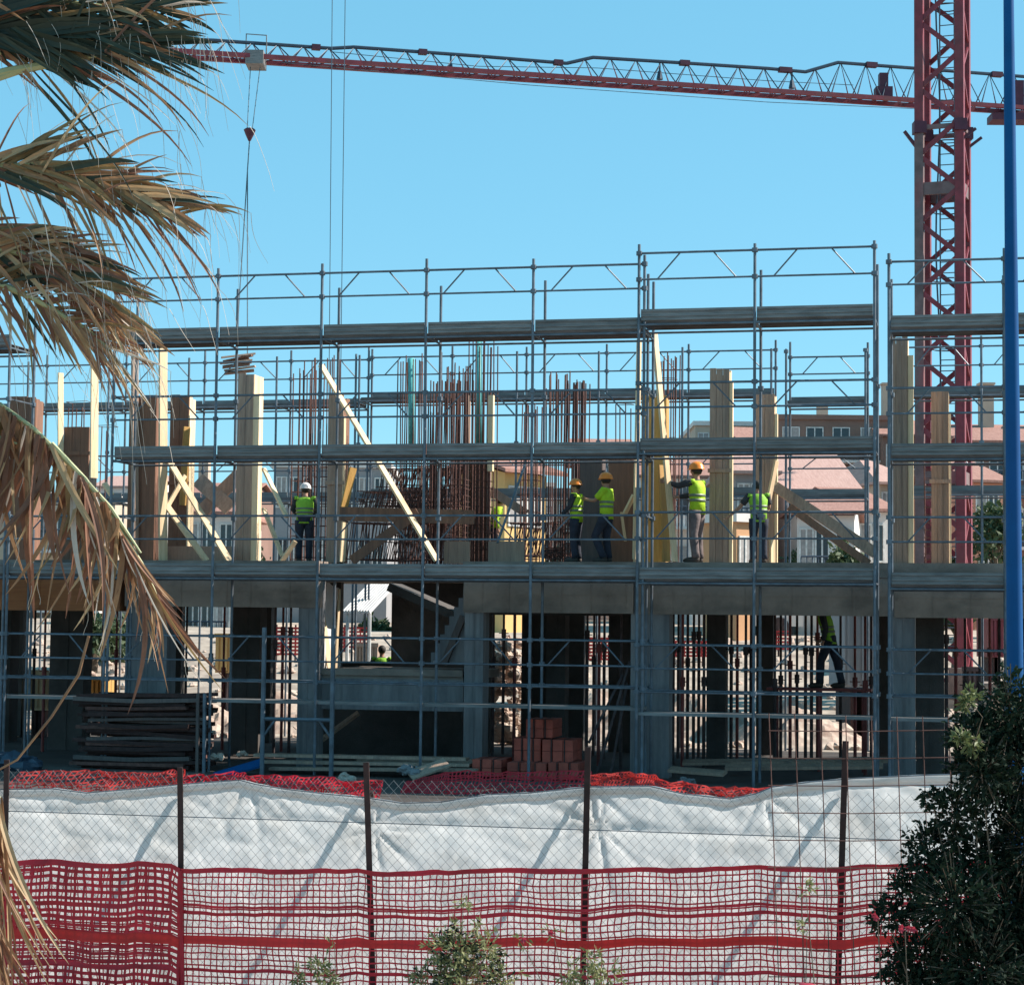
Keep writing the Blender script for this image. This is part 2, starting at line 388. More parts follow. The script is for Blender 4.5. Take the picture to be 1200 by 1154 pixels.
# low wall and void under the stair hall
zw1 = uz(460, 785, 1.75)[1]; zw0 = uz(460, 832, 1.75)[1]
wall(371, 543, 1.75, .2, zw0, zw1, 'conc_blue')
a = uz(371, 780, 1.75)[0]; b = uz(543, 780, 1.75)[0]
m = MB(); m.box(a, b, 1.70, 1.749, zw1-.10, zw1+.02); m.box(a, b, 1.749, 4.6, zw1-.16, zw1-.005); m.build('landing', X['conc'], fr)
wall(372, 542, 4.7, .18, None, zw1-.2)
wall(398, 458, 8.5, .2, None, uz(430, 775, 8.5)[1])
# stair flight seen from the side
m = MB(); p_t = L(548, 690, 2.6); p_b = L(505, 775, 2.6); nst = 8
for i in range(nst):
    f0, f1 = i/nst, (i+1)/nst
    x0 = p_b.x + (p_t.x-p_b.x)*f0; zt_ = p_b.z + (p_t.z-p_b.z)*f1
    m.box(x0, p_t.x + .05, 2.6 + i*.001, 3.7 - i*.001, zt_ - (p_t.z-p_b.z)/nst - .02, zt_)
m.build('stair', X['conc_blue'], fr)
m = MB(); m.bar(L(520, 778, 2.55), L(543, 722, 2.55), .12, .10); m.build('stair_soffit_board', X['wood_dark'], fr)
m = MB(); m.box(uz(575, 700, 3.2)[0], uz(742, 700, 3.2)[0], 3.2, 3.4, bz0-.02, ZF-.27); m.build('beam', X['conc_in'], fr)
# sloping dark stair slab in the opening
m = MB(); m.bar(L(462, 688, 4.4), L(540, 722, 4.4), .9, .16, hint=(0,0,1)); m.build('stair_slab', X['conc_in'], fr)

# ------------------------------------------------------------------ upper floor shutters
def planks(mb, x0, x1, y0, y1, z0, z1, n, jag=.05, axis='x'):
    for i in range(n):
        a = x0 + (x1-x0)*i/n; b = x0 + (x1-x0)*(i+1)/n - .006
        if axis == 'x': mb.box(a, b, y0 + rnd.uniform(0,.006), y1, z0, z1 - rnd.uniform(0, jag))
        else: mb.box(y0 + rnd.uniform(0,.006), y1 - rnd.uniform(0,.006), a, b, z0, z1 - rnd.uniform(0, jag))
def form(p0, p1, ytop, w, label, front='wood_grey', side='wood', n=3, d=.36, yaw=None, bat=3, group='column shutters on the upper floor', lit=0.0):
    u0, zt = uz(p0, ytop, w); u1, _ = uz(p1, ytop, w)
    t = thing('column_shutter', label, 'formwork', (u0, w, ZF), group)
    m = MB(); planks(m, u0, u1, w, w+.03, ZF, zt, n); m.build('front_panel', X[front], t)
    m = MB(); planks(m, w+.032, w+d, u1-.028, u1, ZF, zt - .04, 2, axis='y'); m.build('side_panel', X[side], t)  # right-hand side in paler wood than the front, sunlight put into its colour
    m = MB(); planks(m, w+.032, w+d, u0, u0+.028, ZF, zt - .1, 2, axis='y'); m.build('side_panel', X[front], t)
    m = MB(); planks(m, u0+.03, u1-.03, w+d-.03, w+d, ZF, zt - .08, 2); m.build('rear_panel', X[front], t)
    if lit:                                                  # pale strip added at the right-hand corner, sunlight put into its colour
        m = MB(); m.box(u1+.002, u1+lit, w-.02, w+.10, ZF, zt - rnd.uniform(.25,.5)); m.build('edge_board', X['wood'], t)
    for k in range(bat):
        z = ZF + (zt-ZF) * (k+.6)/(bat+.3); m = MB()
        m.box(u0-.03, u1+.03, w-.028, w-.002, z, z+.07); m.build('batten', X[front], t)
    return t
form(12, 42, 464, 3.0, 'brown column shutter half hidden by the drooping dead palm frond', 'wood_brown', 'wood_brown')
form(75, 105, 500, 2.6, 'short reddish board shutter beside a thin pale post, behind the palm', 'wood_brown', 'wood_grey')
form(152, 184, 463, 1.9, 'dark red-brown column shutter left of the pale upright board', 'wood_brown', 'wood_brown', n=2, bat=0)
form(200, 222, 462, 3.2, 'brown shutter right of the pale upright board with ochre side', 'wood_brown', 'wood', n=2, bat=1, lit=.03)
form(279, 298, 436, 3.0, 'tall shutter with grey front and broad sunlit pine side near the pale helmet worker', 'wood_grey', 'wood', n=2, d=.55, bat=0, lit=.12)
form(385, 403, 462, 2.4, 'narrow grey shutter standing right of the worker in the lime vest', 'wood_grey', 'wood_brown', n=1, d=.4, bat=1, lit=.02)
t = thing('column_shutter', 'open shutter with only pale edge boards left around the tallest starter bars', 'formwork', L(546, 657, 3.4), 'column shutters on the upper floor')
for p0, p1, yt, w_ in ((544, 549, 463, 3.35), (572, 578, 463, 3.35), (546, 550, 470, 3.9), (571, 575, 472, 3.9)):
    a_, z_ = uz(p0, yt, w_); b_, _ = uz(p1, yt, w_); m = MB(); m.box(a_, b_, w_, w_+.12, uz(p0, 552, w_)[1] if p0 == 572 else ZF, z_); m.build('edge_board', X['wood'] if p0 == 572 else X['wood_grey'], t)
m = MB(); m.box(uz(546,520,3.95)[0], uz(572,520,3.95)[0], 3.95, 3.98, ZF, uz(546,540,3.95)[1]); m.build('rear_panel', X['wood_brown'], t)
form(680, 706, 528, 2.7, 'dark plum shutter panel between the two workers in a pair', 'wood_dark', 'wood_dark', n=1, bat=0)
form(713, 743, 536, 2.7, 'reddish brown panel shutter behind the worker in the yellow shirt', 'wood_brown', 'wood_grey', n=1, bat=0, lit=.03)
form(752, 781, 462, 2.5, 'ochre shutter left of the leaning sunlit board', 'ochre', 'ochre', n=2, bat=0)
form(832, 855, 430, 2.2, 'tall grey board shutter right of the tall worker in the orange helmet', 'wood_grey', 'wood', n=3, bat=1, lit=.06)
form(885, 908, 459, 2.6, 'grey shutter right behind the bareheaded worker', 'wood_grey', 'wood', n=2, bat=0, lit=.05)
form(1043, 1064, 393, 1.7, 'tallest weathered shutter before the left side of the crane mast', 'wood_grey', 'wood', n=3, d=.5, bat=1, lit=.09)
form(1091, 1112, 456, 2.2, 'pale grey shutter standing before the middle of the crane mast', 'wood_grey', 'wood', n=3, bat=1, lit=.03)

SUNW = (.86, -.51, 0)
def board(name, label, a, b, wd=.11, th=.03, hint=SUNW, m_='wood', cat='timber', group=None, wb=None):
    """a, b: (px, py, w)"""
    p, q = L(*a), L(*b); mb = MB(); mb.bar(p, q, wd, th, hint)
    base = p if p.z < q.z else q
    return single(mb, name, label, cat, X[m_], base, group)
UP = 'upright sunlit boards on the upper floor'
board('upright_board', 'thin pale post rising above the short reddish shutter behind the palm', (71,540,2.5), (71,437,2.5), .12, group=UP)
board('upright_board', 'pale yellow upright board just right of the drooping palm tips', (110,560,2.2), (111,424,2.2), .16, .04, group=UP)
board('upright_board', 'brown-grey upright post against the dark red-brown shutter', (158,655,1.8), (158,404,1.8), .13, .06, m_='wood_grey', group=UP)
board('upright_board', 'bright pale full-height board between the two brown shutters', (191,657,1.45), (191,402,1.45), .17, .05, group=UP)
board('upright_board', 'ochre board hanging beside the bright pale full-height board', (214,592,3.1), (219,500,3.1), .15, .03, m_='ochre', group=UP)
board('upright_board', 'bright upright board rising beside the tall scaffold edge above the plum panel', (744,655,2.2), (749,398,2.2), .10, .04, group=UP)
board('leaning_board', 'long bright board leaning left from beside the tall worker to the upper deck', (791,658,1.6), (767,390,1.9), .12, .05)
board('upright_board', 'ochre prop plank leaning against the ochre shutter', (781,658,2.3), (776,545,2.3), .2, .03, m_='ochre', group=UP)
BR = 'diagonal timber braces on the upper floor'
board('diagonal_brace', 'longest diagonal pale plank, crossing two decks left of the rebar mats', (512,657,1.7), (376,428,2.2), .11, .05, group=BR)
board('diagonal_brace', 'upper steep diagonal brace right of the bright full-height board', (269,657,1.5), (197,538,1.5), .12, .04, group=BR)
board('diagonal_brace', 'lower diagonal brace right of the bright full-height board', (242,657,1.55), (195,592,1.55), .12, .04, group=BR)
board('diagonal_brace', 'short brace rising right from the bright full-height board', (196,594,1.6), (217,557,1.9), .08, .04, group=BR)
board('diagonal_brace', 'upper brace sloping down right from the broad sunlit pine shutter', (336,606,2.2), (309,549,2.6), .09, .04, group=BR)
board('diagonal_brace', 'lower brace sloping down right from the broad sunlit pine shutter', (331,652,2.2), (309,596,2.6), .09, .04, group=BR)
board('diagonal_brace', 'short pale brace beside the feet of the worker in the lime vest', (330,658,1.7), (346,634,1.7), .09, .04, group=BR)
board('diagonal_brace', 'short pale brace beside the reddish brown panel', (731,604,2.4), (743,580,2.4), .08, .05, group=BR)
board('diagonal_brace', 'thin pale stick standing by the arm of the worker in yellow shirt', (733,634,2.3), (728,600,2.3), .045, .03, group=BR)
board('diagonal_brace', 'upper brown brace sloping down right before the pink roofed house', (1026,648,2.0), (908,570,2.6), .19, .05, (0,-1,.2), 'wood_grey', group=BR)
board('diagonal_brace', 'lower brown brace sloping down right before the pink roofed house', (1018,660,1.9), (925,594,2.4), .13, .05, (0,-1,.2), 'wood_brown', group=BR)
board('diagonal_brace', 'bright split board leaning on the shutter behind the bareheaded worker', (898,600,2.2), (910,540,2.4), .10, .04, group=BR)
board('diagonal_brace', 'bright board foot standing right of the bareheaded worker', (905,659,2.2), (905,630,2.2), .13, .04, group=BR)
board('diagonal_brace', 'thin steel stay leaning before the ochre building', (583,636,2.2), (616,542,3.2), .04, .03, (0,-1,0), 'galv', group=BR)
board('diagonal_brace', 'pale sloping stick left before the long dark beam mat', (131,580,2.0), (122,566,2.0), .1, .05, group=BR)
BRC = 'loose planks and ramp boards of the upper floor'
board('ramp_plank', 'brown ramp plank rising left behind the bright braces', (270,596,4.0), (232,562,4.4), .3, .04, (0,-1,.3), 'wood_grey', group=BRC)
board('ramp_plank', 'brown ramp plank rising right towards the broad pine shutter', (238,598,4.2), (281,556,4.2), .3, .04, (0,-1,.3), 'wood_grey', group=BRC)
board('ramp_plank', 'grey ramp plank falling right before the ochre building', (617,602,4.0), (574,574,4.0), .16, .04, (0,-1,.3), 'wood_grey', group=BRC)
board('edge_plank', 'brown horizontal plank fixed along the front of the beam mats', (398,602,1.9), (556,606,2.4), .26, .03, (0,-1,0), 'wood_brown', group=BRC)
board('edge_plank', 'brown slanted plank crossing the lower beam mats', (412,657,2.0), (490,600,2.0), .18, .03, (0,-1,0), 'wood_brown', group=BRC)
board('edge_plank', 'short ochre wedge board standing by the narrow grey shutter', (402,600,2.1), (414,548,2.1), .16, .03, m_='ochre', group=BRC)
board('edge_plank', 'pale lower board foot of the narrow grey shutter', (401,658,2.1), (404,612,2.1), .12, .03, group=BRC)
for px0, px1, y0, y1, lb in ((520, 551, 634, 658, 'grey low shutter board under the dense starter bars'), (572, 615, 634, 658, 'pale low shutter board right of the open shutter, under the ochre building'),
                             (186, 275, 640, 642, 'white topped low site box behind the bright braces')):
    u0, z0 = uz(px0, y1, 2.6); u1, z1 = uz(px1, y0, 2.6)
    m = MB(); planks(m, u0, u1, 2.6, 2.63, ZF, z1, 1, 0)
    for uu in (u0+.05, u1-.12): m.box(uu, uu+.07, 2.632, 2.68, ZF, z1-.02)
    single(m, 'low_shutter', lb, 'formwork', X['wood_grey'], (u0, 2.6, ZF), 'low edge shutters on the floor')

# ------------------------------------------------------------------ rebar
def cage(p0, p1, ytop, w, nb, label, ybot=None, d=.3, r=.0125, ties=7, top_jag=.2, ztie=None, m_='rust', rows=3):
    u0, zt = uz(p0, ytop, w); u1, _ = uz(p1, ytop, w); zb = ZF if ybot is None else uz(p0, ybot, w)[1]
    t = thing('rebar_cage', label, 'rebar', (u0, w, zb), 'starter bar cages on the upper floor')
    for row in range(rows):
        for i in range(nb):
            m = MB(); x = u0 + (u1-u0)*(i+.33*row)/max(1, nb-1) + rnd.uniform(-.02,.02); y = w + d*row*.5; h = zt - rnd.uniform(0, top_jag)
            k = rnd.uniform(-.03,.03); m.tube([(x, y, zb), (x+k*.3, y, (zb+h)/2), (x+k, y, h)], r, 5, cap=False); m.build('vertical_bar', X[m_], t)
    z_hi = zt if ztie is None else uz(p0, ztie, w)[1]
    for k in range(ties):
        z = zb + .12 + (z_hi - zb - .15) * k/max(1, ties-1) + rnd.uniform(-.02,.02); e = .02
        m = MB(); m.tube([(u0-e, w-e, z), (u1+e, w-e, z+rnd.uniform(-.02,.02)), (u1+e, w+d+e, z), (u0-e, w+d+e, z), (u0-e, w-e, z)], .006, 4, cap=False); m.build('stirrup', X[m_], t)
    return t
cage(358, 388, 414, 3.0, 4, 'thin starter bar cage beside the helmet of the worker in the lime vest', ztie=520, ties=12)
cage(466, 492, 413, 3.6, 5, 'rebar cage with a green sleeve, left of the dense starter bars', ztie=540, ties=14)
cage(505, 546, 444, 2.9, 9, 'dense row of even-topped starter bars behind the middle of the long scaffold', ztie=560, ties=16, top_jag=.06)
cage(551, 575, 396, 3.5, 5, 'tallest starter bars with an orange cap rising from the open shutter', ztie=520, ties=14)
cage(641, 660, 432, 3.0, 5, 'starter bar cage left of the paired workers, leaning tops', ztie=640, ties=18, top_jag=.4)
cage(664, 684, 445, 2.9, 6, 'even-topped starter bars above the head of the left paired worker', ztie=600, ties=10, top_jag=.06)
cage(772, 790, 412, 4.4, 4, 'small starter bar cage behind the leaning sunlit board', ztie=440, ties=4)
cage(722, 739, 470, 5.0, 4, 'short starter bars above the reddish brown panel', ties=2, top_jag=.15, rows=1)
cage(522, 546, 425, 4.2, 5, 'taller thin starter bars behind the dense even-topped row', ztie=600, ties=14)
cage(498, 512, 470, 2.7, 4, 'short thick cluster of bars by the middle standard of the long scaffold', ztie=640, ties=14)
cage(610, 630, 470, 3.8, 4, 'thin starter bars in front of the ochre house', ztie=560, ties=6)
cage(345, 360, 430, 4.0, 3, 'thin starter bars just left of the pale helmet', ztie=560, ties=8)
cage(79, 101, 470, 3.8, 5, 'short starter bars above the reddish board shutter behind the palm', ties=2, rows=1)
cage(113, 130, 497, 4.4, 4, 'short starter bars right of the pale yellow upright board', ties=2, rows=1)
cage(1084, 1098, 540, 3.6, 3, 'ladder-like rebar cage before the red mast base', ties=14, rows=1)
for px_, y0_, y1_, w_, lb in ((482, 420, 525, 3.75, 'teal plastic sleeve inside the rebar cage with few bars'), (561, 400, 520, 3.65, 'tall teal plastic sleeve inside the tallest starter bars')):
    p, q = L(px_, y1_, w_), L(px_, y0_, w_); m = MB(); m.tube([p, q], .06, 10); single(m, 'plastic_sleeve', lb, 'pipe', X['teal'], p, smooth=True)
# beam mats: long stirrup baskets lying across the floor
def basket(pa, pb, y0, y1, w, label, n):
    u0, z0 = uz(pa, y1, w); u1, z1 = uz(pb, y0, w)
    t = thing('beam_rebar_basket', label, 'rebar', (u0, w, z0), 'long beam rebar baskets on the floor')
    for y, z in ((w, z0), (w, z1), (w+.5, z0), (w+.5, z1), (w, (z0+z1)/2)):
        m = MB(); m.tube([(u0, y, z), ((u0+u1)/2, y, z-.03), (u1, y, z+.02)], .011, 5, cap=False); m.build('long_bar', X['rust'], t)
    for k in range(n):
        x = u0 + (u1-u0)*(k+.5)/n; s = rnd.uniform(-.06,.10)
        m = MB(); m.tube([(x, w, z0), (x+s+.10, w, z1), (x+s+.16, w+.5, z1), (x+.06, w+.5, z0), (x, w, z0)], .009, 4, cap=False); m.build('stirrup', X['rust'], t)
basket(405, 520, 612, 655, 2.5, 'rusty stirrup basket low behind the slanted plank', 34)
basket(418, 500, 575, 600, 2.8, 'rusty stirrup basket above the brown horizontal plank', 30)
basket(440, 548, 548, 592, 3.9, 'upper rusty stirrup basket below the mid deck', 36)
basket(590, 660, 612, 650, 3.2, 'rusty stirrup basket right before the ochre building', 18)
# ------------------------------------------------------------------ people
def skin_mesh(name, verts, edges, radii, m, parent, sub=2):
    me = bpy.data.meshes.new(name); me.from_pydata(verts, edges, []); o = bpy.data.objects.new(name, me); COL.objects.link(o)
    md = o.modifiers.new('s', 'SKIN'); md.use_smooth_shade = True; md.branch_smoothing = .6
    for i, r in enumerate(radii): me.skin_vertices[0].data[i].radius = (r, r)
    me.skin_vertices[0].data[0].use_root = True
    sb = o.modifiers.new('d', 'SUBSURF'); sb.levels = sub; sb.render_levels = sub
    dg = bpy.context.evaluated_depsgraph_get(); nm = bpy.data.meshes.new_from_object(o.evaluated_get(dg)); nm.name = name
    bpy.data.objects.remove(o); bpy.data.meshes.remove(me)
    nm.materials.clear(); nm.materials.append(m)
    for p in nm.polygons: p.use_smooth = True
    o = bpy.data.objects.new(name, nm); COL.objects.link(o); o.parent = parent; ORG[o.name] = Vector((0,0,0))
    return o
def person(label, u, w, z, yaw, pose=None, vest='hivis', trousers='cloth_dk', shirt='cloth_shirt', helmet='helmet', sleeves='long', turn=0., sc_=1.0, bow=0.):
    """yaw 0 faces into the building (away from the street); local x right, y ahead"""
    J = dict(pelvis=(0,0,.95), waist=(0,0,1.10), chest=(0,.01,1.32), neck=(0,.015,1.49), head=(0,.03,1.62), crown=(0,.02,1.71),
             hip_r=(.10,0,.91), knee_r=(.11,.03,.50), ank_r=(.11,-.02,.09), toe_r=(.13,.15,.04),
             hip_l=(-.10,0,.91), knee_l=(-.11,.03,.50), ank_l=(-.11,-.02,.09), toe_l=(-.13,.15,.04),
             sh_r=(.19,0,1.43), elb_r=(.25,-.03,1.15), wr_r=(.25,.07,.92), sh_l=(-.19,0,1.43), elb_l=(-.25,-.03,1.15), wr_l=(-.25,.07,.92))
    J.update(pose or {})
    J = {k: Vector(v) for k, v in J.items()}
    if bow:                                  # lean the upper body forwards from the waist
        rm = Matrix.Rotation(-bow, 4, 'X'); c0 = J['pelvis'].copy()
        for k in ('waist','chest','neck','head','crown','sh_r','sh_l','elb_r','elb_l','wr_r','wr_l'):
            J[k] = rm @ (J[k]-c0) + c0
    t = thing('person', label, 'person', (u, w, z), 'workers on the building site')
    t.rotation_euler.z = -A + yaw; t.scale = (sc_,)*3
    ORG[t.name] = Vector((0,0,0))
    V = []; E = []; Rr = []
    def v(p, r, frm=None):
        V.append(tuple(p)); Rr.append(r); i = len(V)-1
        if frm is not None: E.append((frm, i))
        return i
    hq = Matrix.Rotation(turn, 4, 'Z')
    face = hq @ Vector((0, 1, 0)); sidev = hq @ Vector((1, 0, 0))
    pe = v(J['pelvis'], .125); wa = v(J['waist'], .115, pe); chs = v(J['chest'], .125, wa)
    nk0 = v(J['chest'].lerp(J['neck'], .75), .075, chs); nk = v(J['neck'].lerp(J['head'], .25), .055, nk0)
    hd = v(J['head'] - face*.005, .088, nk); cr = v(J['crown'], .072, hd)
    v(J['head'] + face*.085 + Vector((0,0,-.075)), .036, hd)              # jaw and chin
    v(J['head'] + face*.105 + Vector((0,0,-.012)), .017, hd)              # nose
    for s in (1, -1): v(J['head'] + sidev*s*.086 + Vector((0,0,-.01)) - face*.01, .018, hd)   # ears
    for s in ('r', 'l'):
        h = v(J['hip_'+s], .088, pe); k = v(J['knee_'+s], .058, v(J['hip_'+s].lerp(J['knee_'+s], .4), .08, h))
        a = v(J['ank_'+s], .040, v(J['knee_'+s].lerp(J['ank_'+s], .35), .054, k)); v(J['toe_'+s], .036, a)
        sh = v(J['sh_'+s], .062, chs); e = v(J['elb_'+s], .042, v(J['sh_'+s].lerp(J['elb_'+s], .5), .052, sh))
        wv = v(J['wr_'+s], .028, v(J['elb_'+s].lerp(J['wr_'+s], .4), .040, e))
        d = (J['wr_'+s] - J['elb_'+s]).normalized(); sd = Vector((1 if s == 'r' else -1, 0, 0))
        ax = Vector((0, 1, 0)) if abs(d.z) > .6 else Vector((0, 0, 1))
        ax = (ax - d*ax.dot(d)).normalized(); nn = d.cross(ax) * (1 if s == 'r' else -1)
        pm = v(J['wr_'+s] + d*.055, .033, wv)
        for q, (off, ln) in enumerate(((.030,.062), (.010,.072), (-.010,.068), (-.028,.052))):   # four curled fingers
            b0 = J['wr_'+s] + d*.098 + ax*off; f1 = v(b0, .0095, pm); f2 = v(b0 + d*ln*.5 + nn*.012, .0088, f1); v(b0 + d*ln*.8 + nn*.038, .0075, f2)
        th = v(J['wr_'+s] + d*.055 + ax*.045, .011, pm); v(J['wr_'+s] + d*.095 + ax*.062 + nn*.02, .009, th)
    skin_mesh('body', V, E, Rr, X['skin'], t, 1)
    # eyes, hair
    for s in (1, -1):
        c = J['head'] + face*.083 + sidev*s*.032 + Vector((0,0,.018)); m = MB(); m.loft([(c.x,c.y,c.z-.008,.004,.004),(c.x,c.y,c.z,.011,.009),(c.x,c.y,c.z+.008,.004,.004)], 8); m.build('eye', X['eye'], t, True)
    c = J['head']; m = MB(); b_ = c - face*.018
    m.loft([(b_.x, b_.y, c.z-.05, .070, .072), (b_.x, b_.y, c.z+.0, .094, .098), (b_.x, b_.y, c.z+.07, .090, .098), (b_.x, b_.y, c.z+.115, .055, .06), (b_.x, b_.y, c.z+.13, .015, .015)], 14); m.build('hair', X['hair'], t, True)
    if helmet:
        m = MB(); k = J['crown']; zc = k.z - .055
        rg = [(k.x, k.y, zc, .128, .150), (k.x, k.y, zc+.012, .126, .148)]
        rg += [(k.x, k.y, zc+.02+.125*math.sin(x_), .118*math.cos(x_)+.004, .135*math.cos(x_)+.004) for x_ in (0, .35, .7, 1.0, 1.25, 1.5)]
        m.loft(rg, 18)
        q = k + face*.15; m.add([q + sidev*.085 + Vector((0,0,-.055)), q - sidev*.085 + Vector((0,0,-.055)), k - sidev*.09 + Vector((0,0,-.045)), k + sidev*.09 + Vector((0,0,-.045)),
                                 q + face*.03 + Vector((0,0,-.065))], [(0,1,2,3), (0,4,1)])
        m.build('helmet', X[helmet], t, True)
    # shirt: torso and sleeves
    def between(a, b, f): return J[a].lerp(J[b], f)
    def ring(p, rx, ry): return (p.x, p.y, p.z, rx, ry)
    def torso(k, zlo=.0):
        return [ring(J['pelvis'] + Vector((0,0,-.02+zlo)), .165*k, .125*k), ring(J['waist'], .160*k, .118*k), ring(between('waist','chest',.5), .172*k, .125*k), ring(J['chest'], .188*k, .130*k),
                ring(between('chest','neck',.45), .185*k, .112*k), ring(between('chest','neck',.72), .135*k, .088*k), ring(between('chest','neck',.9), .075*k, .070*k)]
    m = MB(); m.loft(torso(1.0), 18)
    for s in ('r', 'l'):
        a, e, wv = J['sh_'+s], J['elb_'+s], J['wr_'+s]
        if sleeves == 'long': m.tube([a + (a-e).normalized()*.02, a.lerp(e,.5), e, e.lerp(wv,.5), e.lerp(wv,.93)], [.074,.066,.055,.050,.040], 10)
        else: m.tube([a + (a-e).normalized()*.02, a.lerp(e,.5), a.lerp(e,.75)], [.076,.070,.072], 10)
    m.build('shirt', X[shirt], t, True)
    if vest:
        tr = torso(1.10, -.07); m = MB(); m.loft(tr[:-1] + [ring(between('chest','neck',.80), .10, .085)], 18)
        for s in ('r', 'l'): m.loft([ring(J['sh_'+s] + Vector((0,0,-.03)), .070, .082), ring(J['sh_'+s] + Vector((0,0,.02)), .062, .078), ring(J['sh_'+s] + Vector((0,0,.045)), .045, .065)], 12)
        m.build('hivis_vest', X[vest], t, True)
        for f0 in (.02, .42):
            p = J['waist'].lerp(J['chest'], f0); k = 1.125; m = MB()
            m.loft([ring(p - Vector((0,0,.025)), .170*k, .124*k), ring(p + Vector((0,0,.025)), .173*k, .126*k)], 18); m.build('reflective_band', X['refl'], t, True)
    m = MB(); m.loft([ring(J['pelvis'] + Vector((0,0,-.13)), .13, .11), ring(J['pelvis'] + Vector((0,0,-.05)), .168, .135), ring(J['pelvis'] + Vector((0,0,.06)), .165, .128), ring(J['waist'] + Vector((0,0,-.03)), .150, .118)], 18)
    for s in ('r', 'l'):
        h, k, a = J['hip_'+s], J['knee_'+s], J['ank_'+s]
        m.tube([h + Vector((0,0,.02)), h.lerp(k,.35), h.lerp(k,.8), k, k.lerp(a,.3), k.lerp(a,.75), k.lerp(a,1.0)], [.112,.105,.085,.078,.078,.072,.076], 12)
    m.build('trousers', X[trousers], t, True)
    for s in ('r', 'l'):
        a, o_ = J['ank_'+s], J['toe_'+s]; m = MB(); d = (o_-a); d.z = 0
        m.tube([a + Vector((0,0,.06)), a + Vector((0,0,-.01)), ], [.058,.060], 10)
        m.tube([a - d*.35 + Vector((0,0,-.035)), a + Vector((0,0,-.03)), a + d*.6 + Vector((0,0,-.04)), o_ + Vector((0,0,.005)), o_ + d.normalized()*.06], [.040,.056,.054,.048,.02], 10)
        m.build('boot', X['boot'], t, True)
    return t
def floor_u(px, w): return uz(px, 650, w)[0]
# away-facing yaw = 0; +yaw turns to the left as seen from the street
w_ = 2.6
person('person in lime vest and pale helmet seen from behind, left of a narrow grey shutter', floor_u(356, w_), w_, ZF, .25,
       dict(elb_r=(.27,.10,1.20), wr_r=(.16,.30,1.12), elb_l=(-.27,.10,1.20), wr_l=(-.14,.31,1.10)), vest='hivis_g', helmet='helmet_w', sc_=.86, bow=.22)
w_ = 1.85
person('person in orange helmet and lime vest facing left, the left one of a pair', floor_u(675, w_), w_, ZF, R(82),
       dict(elb_l=(-.22,.08,1.18), wr_l=(-.18,.26,1.02), elb_r=(.23,.02,1.17), wr_r=(.18,.24,1.0)), sc_=.84, turn=.35)
person('person in orange helmet and short sleeved yellow top, the right one of a pair', floor_u(711, w_), w_-.05, ZF, R(84),
       dict(knee_l=(-.13,.20,.52), ank_l=(-.12,.02,.09), toe_l=(-.13,.18,.04), elb_r=(.30,-.02,1.17), wr_r=(.31,.06,.93), elb_l=(-.16,.20,1.22), wr_l=(-.04,.40,1.25)),
       vest='hivis', shirt='hivis', sleeves='short', sc_=.90, turn=-.5)
person('tall person in orange helmet and dark sleeves reaching for the leaning board', floor_u(817, w_), w_, ZF, R(76),
       dict(sh_l=(-.18,.05,1.43), elb_l=(-.20,.28,1.36), wr_l=(-.17,.50,1.42), elb_r=(.22,.18,1.22), wr_r=(.10,.40,1.18), ank_r=(.12,.0,.09)), trousers='cloth_grey', sc_=1.0, turn=.1)
person('bareheaded person in lime vest, bare arm stretched to the left beside a grey shutter', floor_u(889, w_), w_, ZF, R(20),
       dict(sh_l=(-.19,.02,1.42), elb_l=(-.36,.12,1.20), wr_l=(-.56,.22,1.02), elb_r=(.26,.12,1.2), wr_r=(.2,.3,1.1)), vest='hivis_g', helmet=None, sleeves='short', sc_=.84, bow=.12)
person('person in a small bright vest working behind the open shutter, partly hidden', floor_u(577, 4.2), 4.2, ZF, R(-60), dict(), vest='hivis', shirt='hivis', sc_=.78, bow=.25)
# inside and behind the ground floor
w_ = 10.2; p = L(447, 800, w_)
person('person in a lime vest far behind the low wall of the stair hall', p.x, w_, uz(447, 843, w_)[1], .2, dict(), vest='hivis_g', helmet=None, sc_=.95)
w_ = 4.4; zfeet = uz(975, 806, w_)[1]
person('person in dark trousers and olive vest striding on the steel trestle under the slab', uz(972, 780, w_)[0], w_, zfeet, R(80),
       dict(hip_r=(.1,0,.91), knee_r=(.11,-.12,.52), ank_r=(.11,-.22,.09), toe_r=(.12,-.05,.04), knee_l=(-.11,.14,.52), ank_l=(-.11,.16,.09), toe_l=(-.12,.33,.04),
            elb_r=(.24,.0,1.17), wr_r=(.2,.22,.98)), vest='hivis_g', helmet='helmet', sc_=.95, bow=.2)
tp = thing('steel_trestle', 'rusty steel trestle deck under the feet of the striding person', 'trestle', (uz(905, 806, w_)[0], w_, GZ))
ua_, ub_ = uz(900, 806, w_)[0], uz(1022, 806, w_)[0]
m = MB(); m.box(ua_, ub_, w_-.3, w_+.3, zfeet-.05, zfeet); m.build('deck', X['prop_red'], tp)
for uu in (ua_+.15, (ua_+ub_)/2, ub_-.15):
    for ww in (w_-.25, w_+.25):
        m = MB(); m.tube([(uu, ww, GZ-.1), (uu, ww, zfeet-.05)], .03, 7); m.build('leg', X['prop_red'], tp)
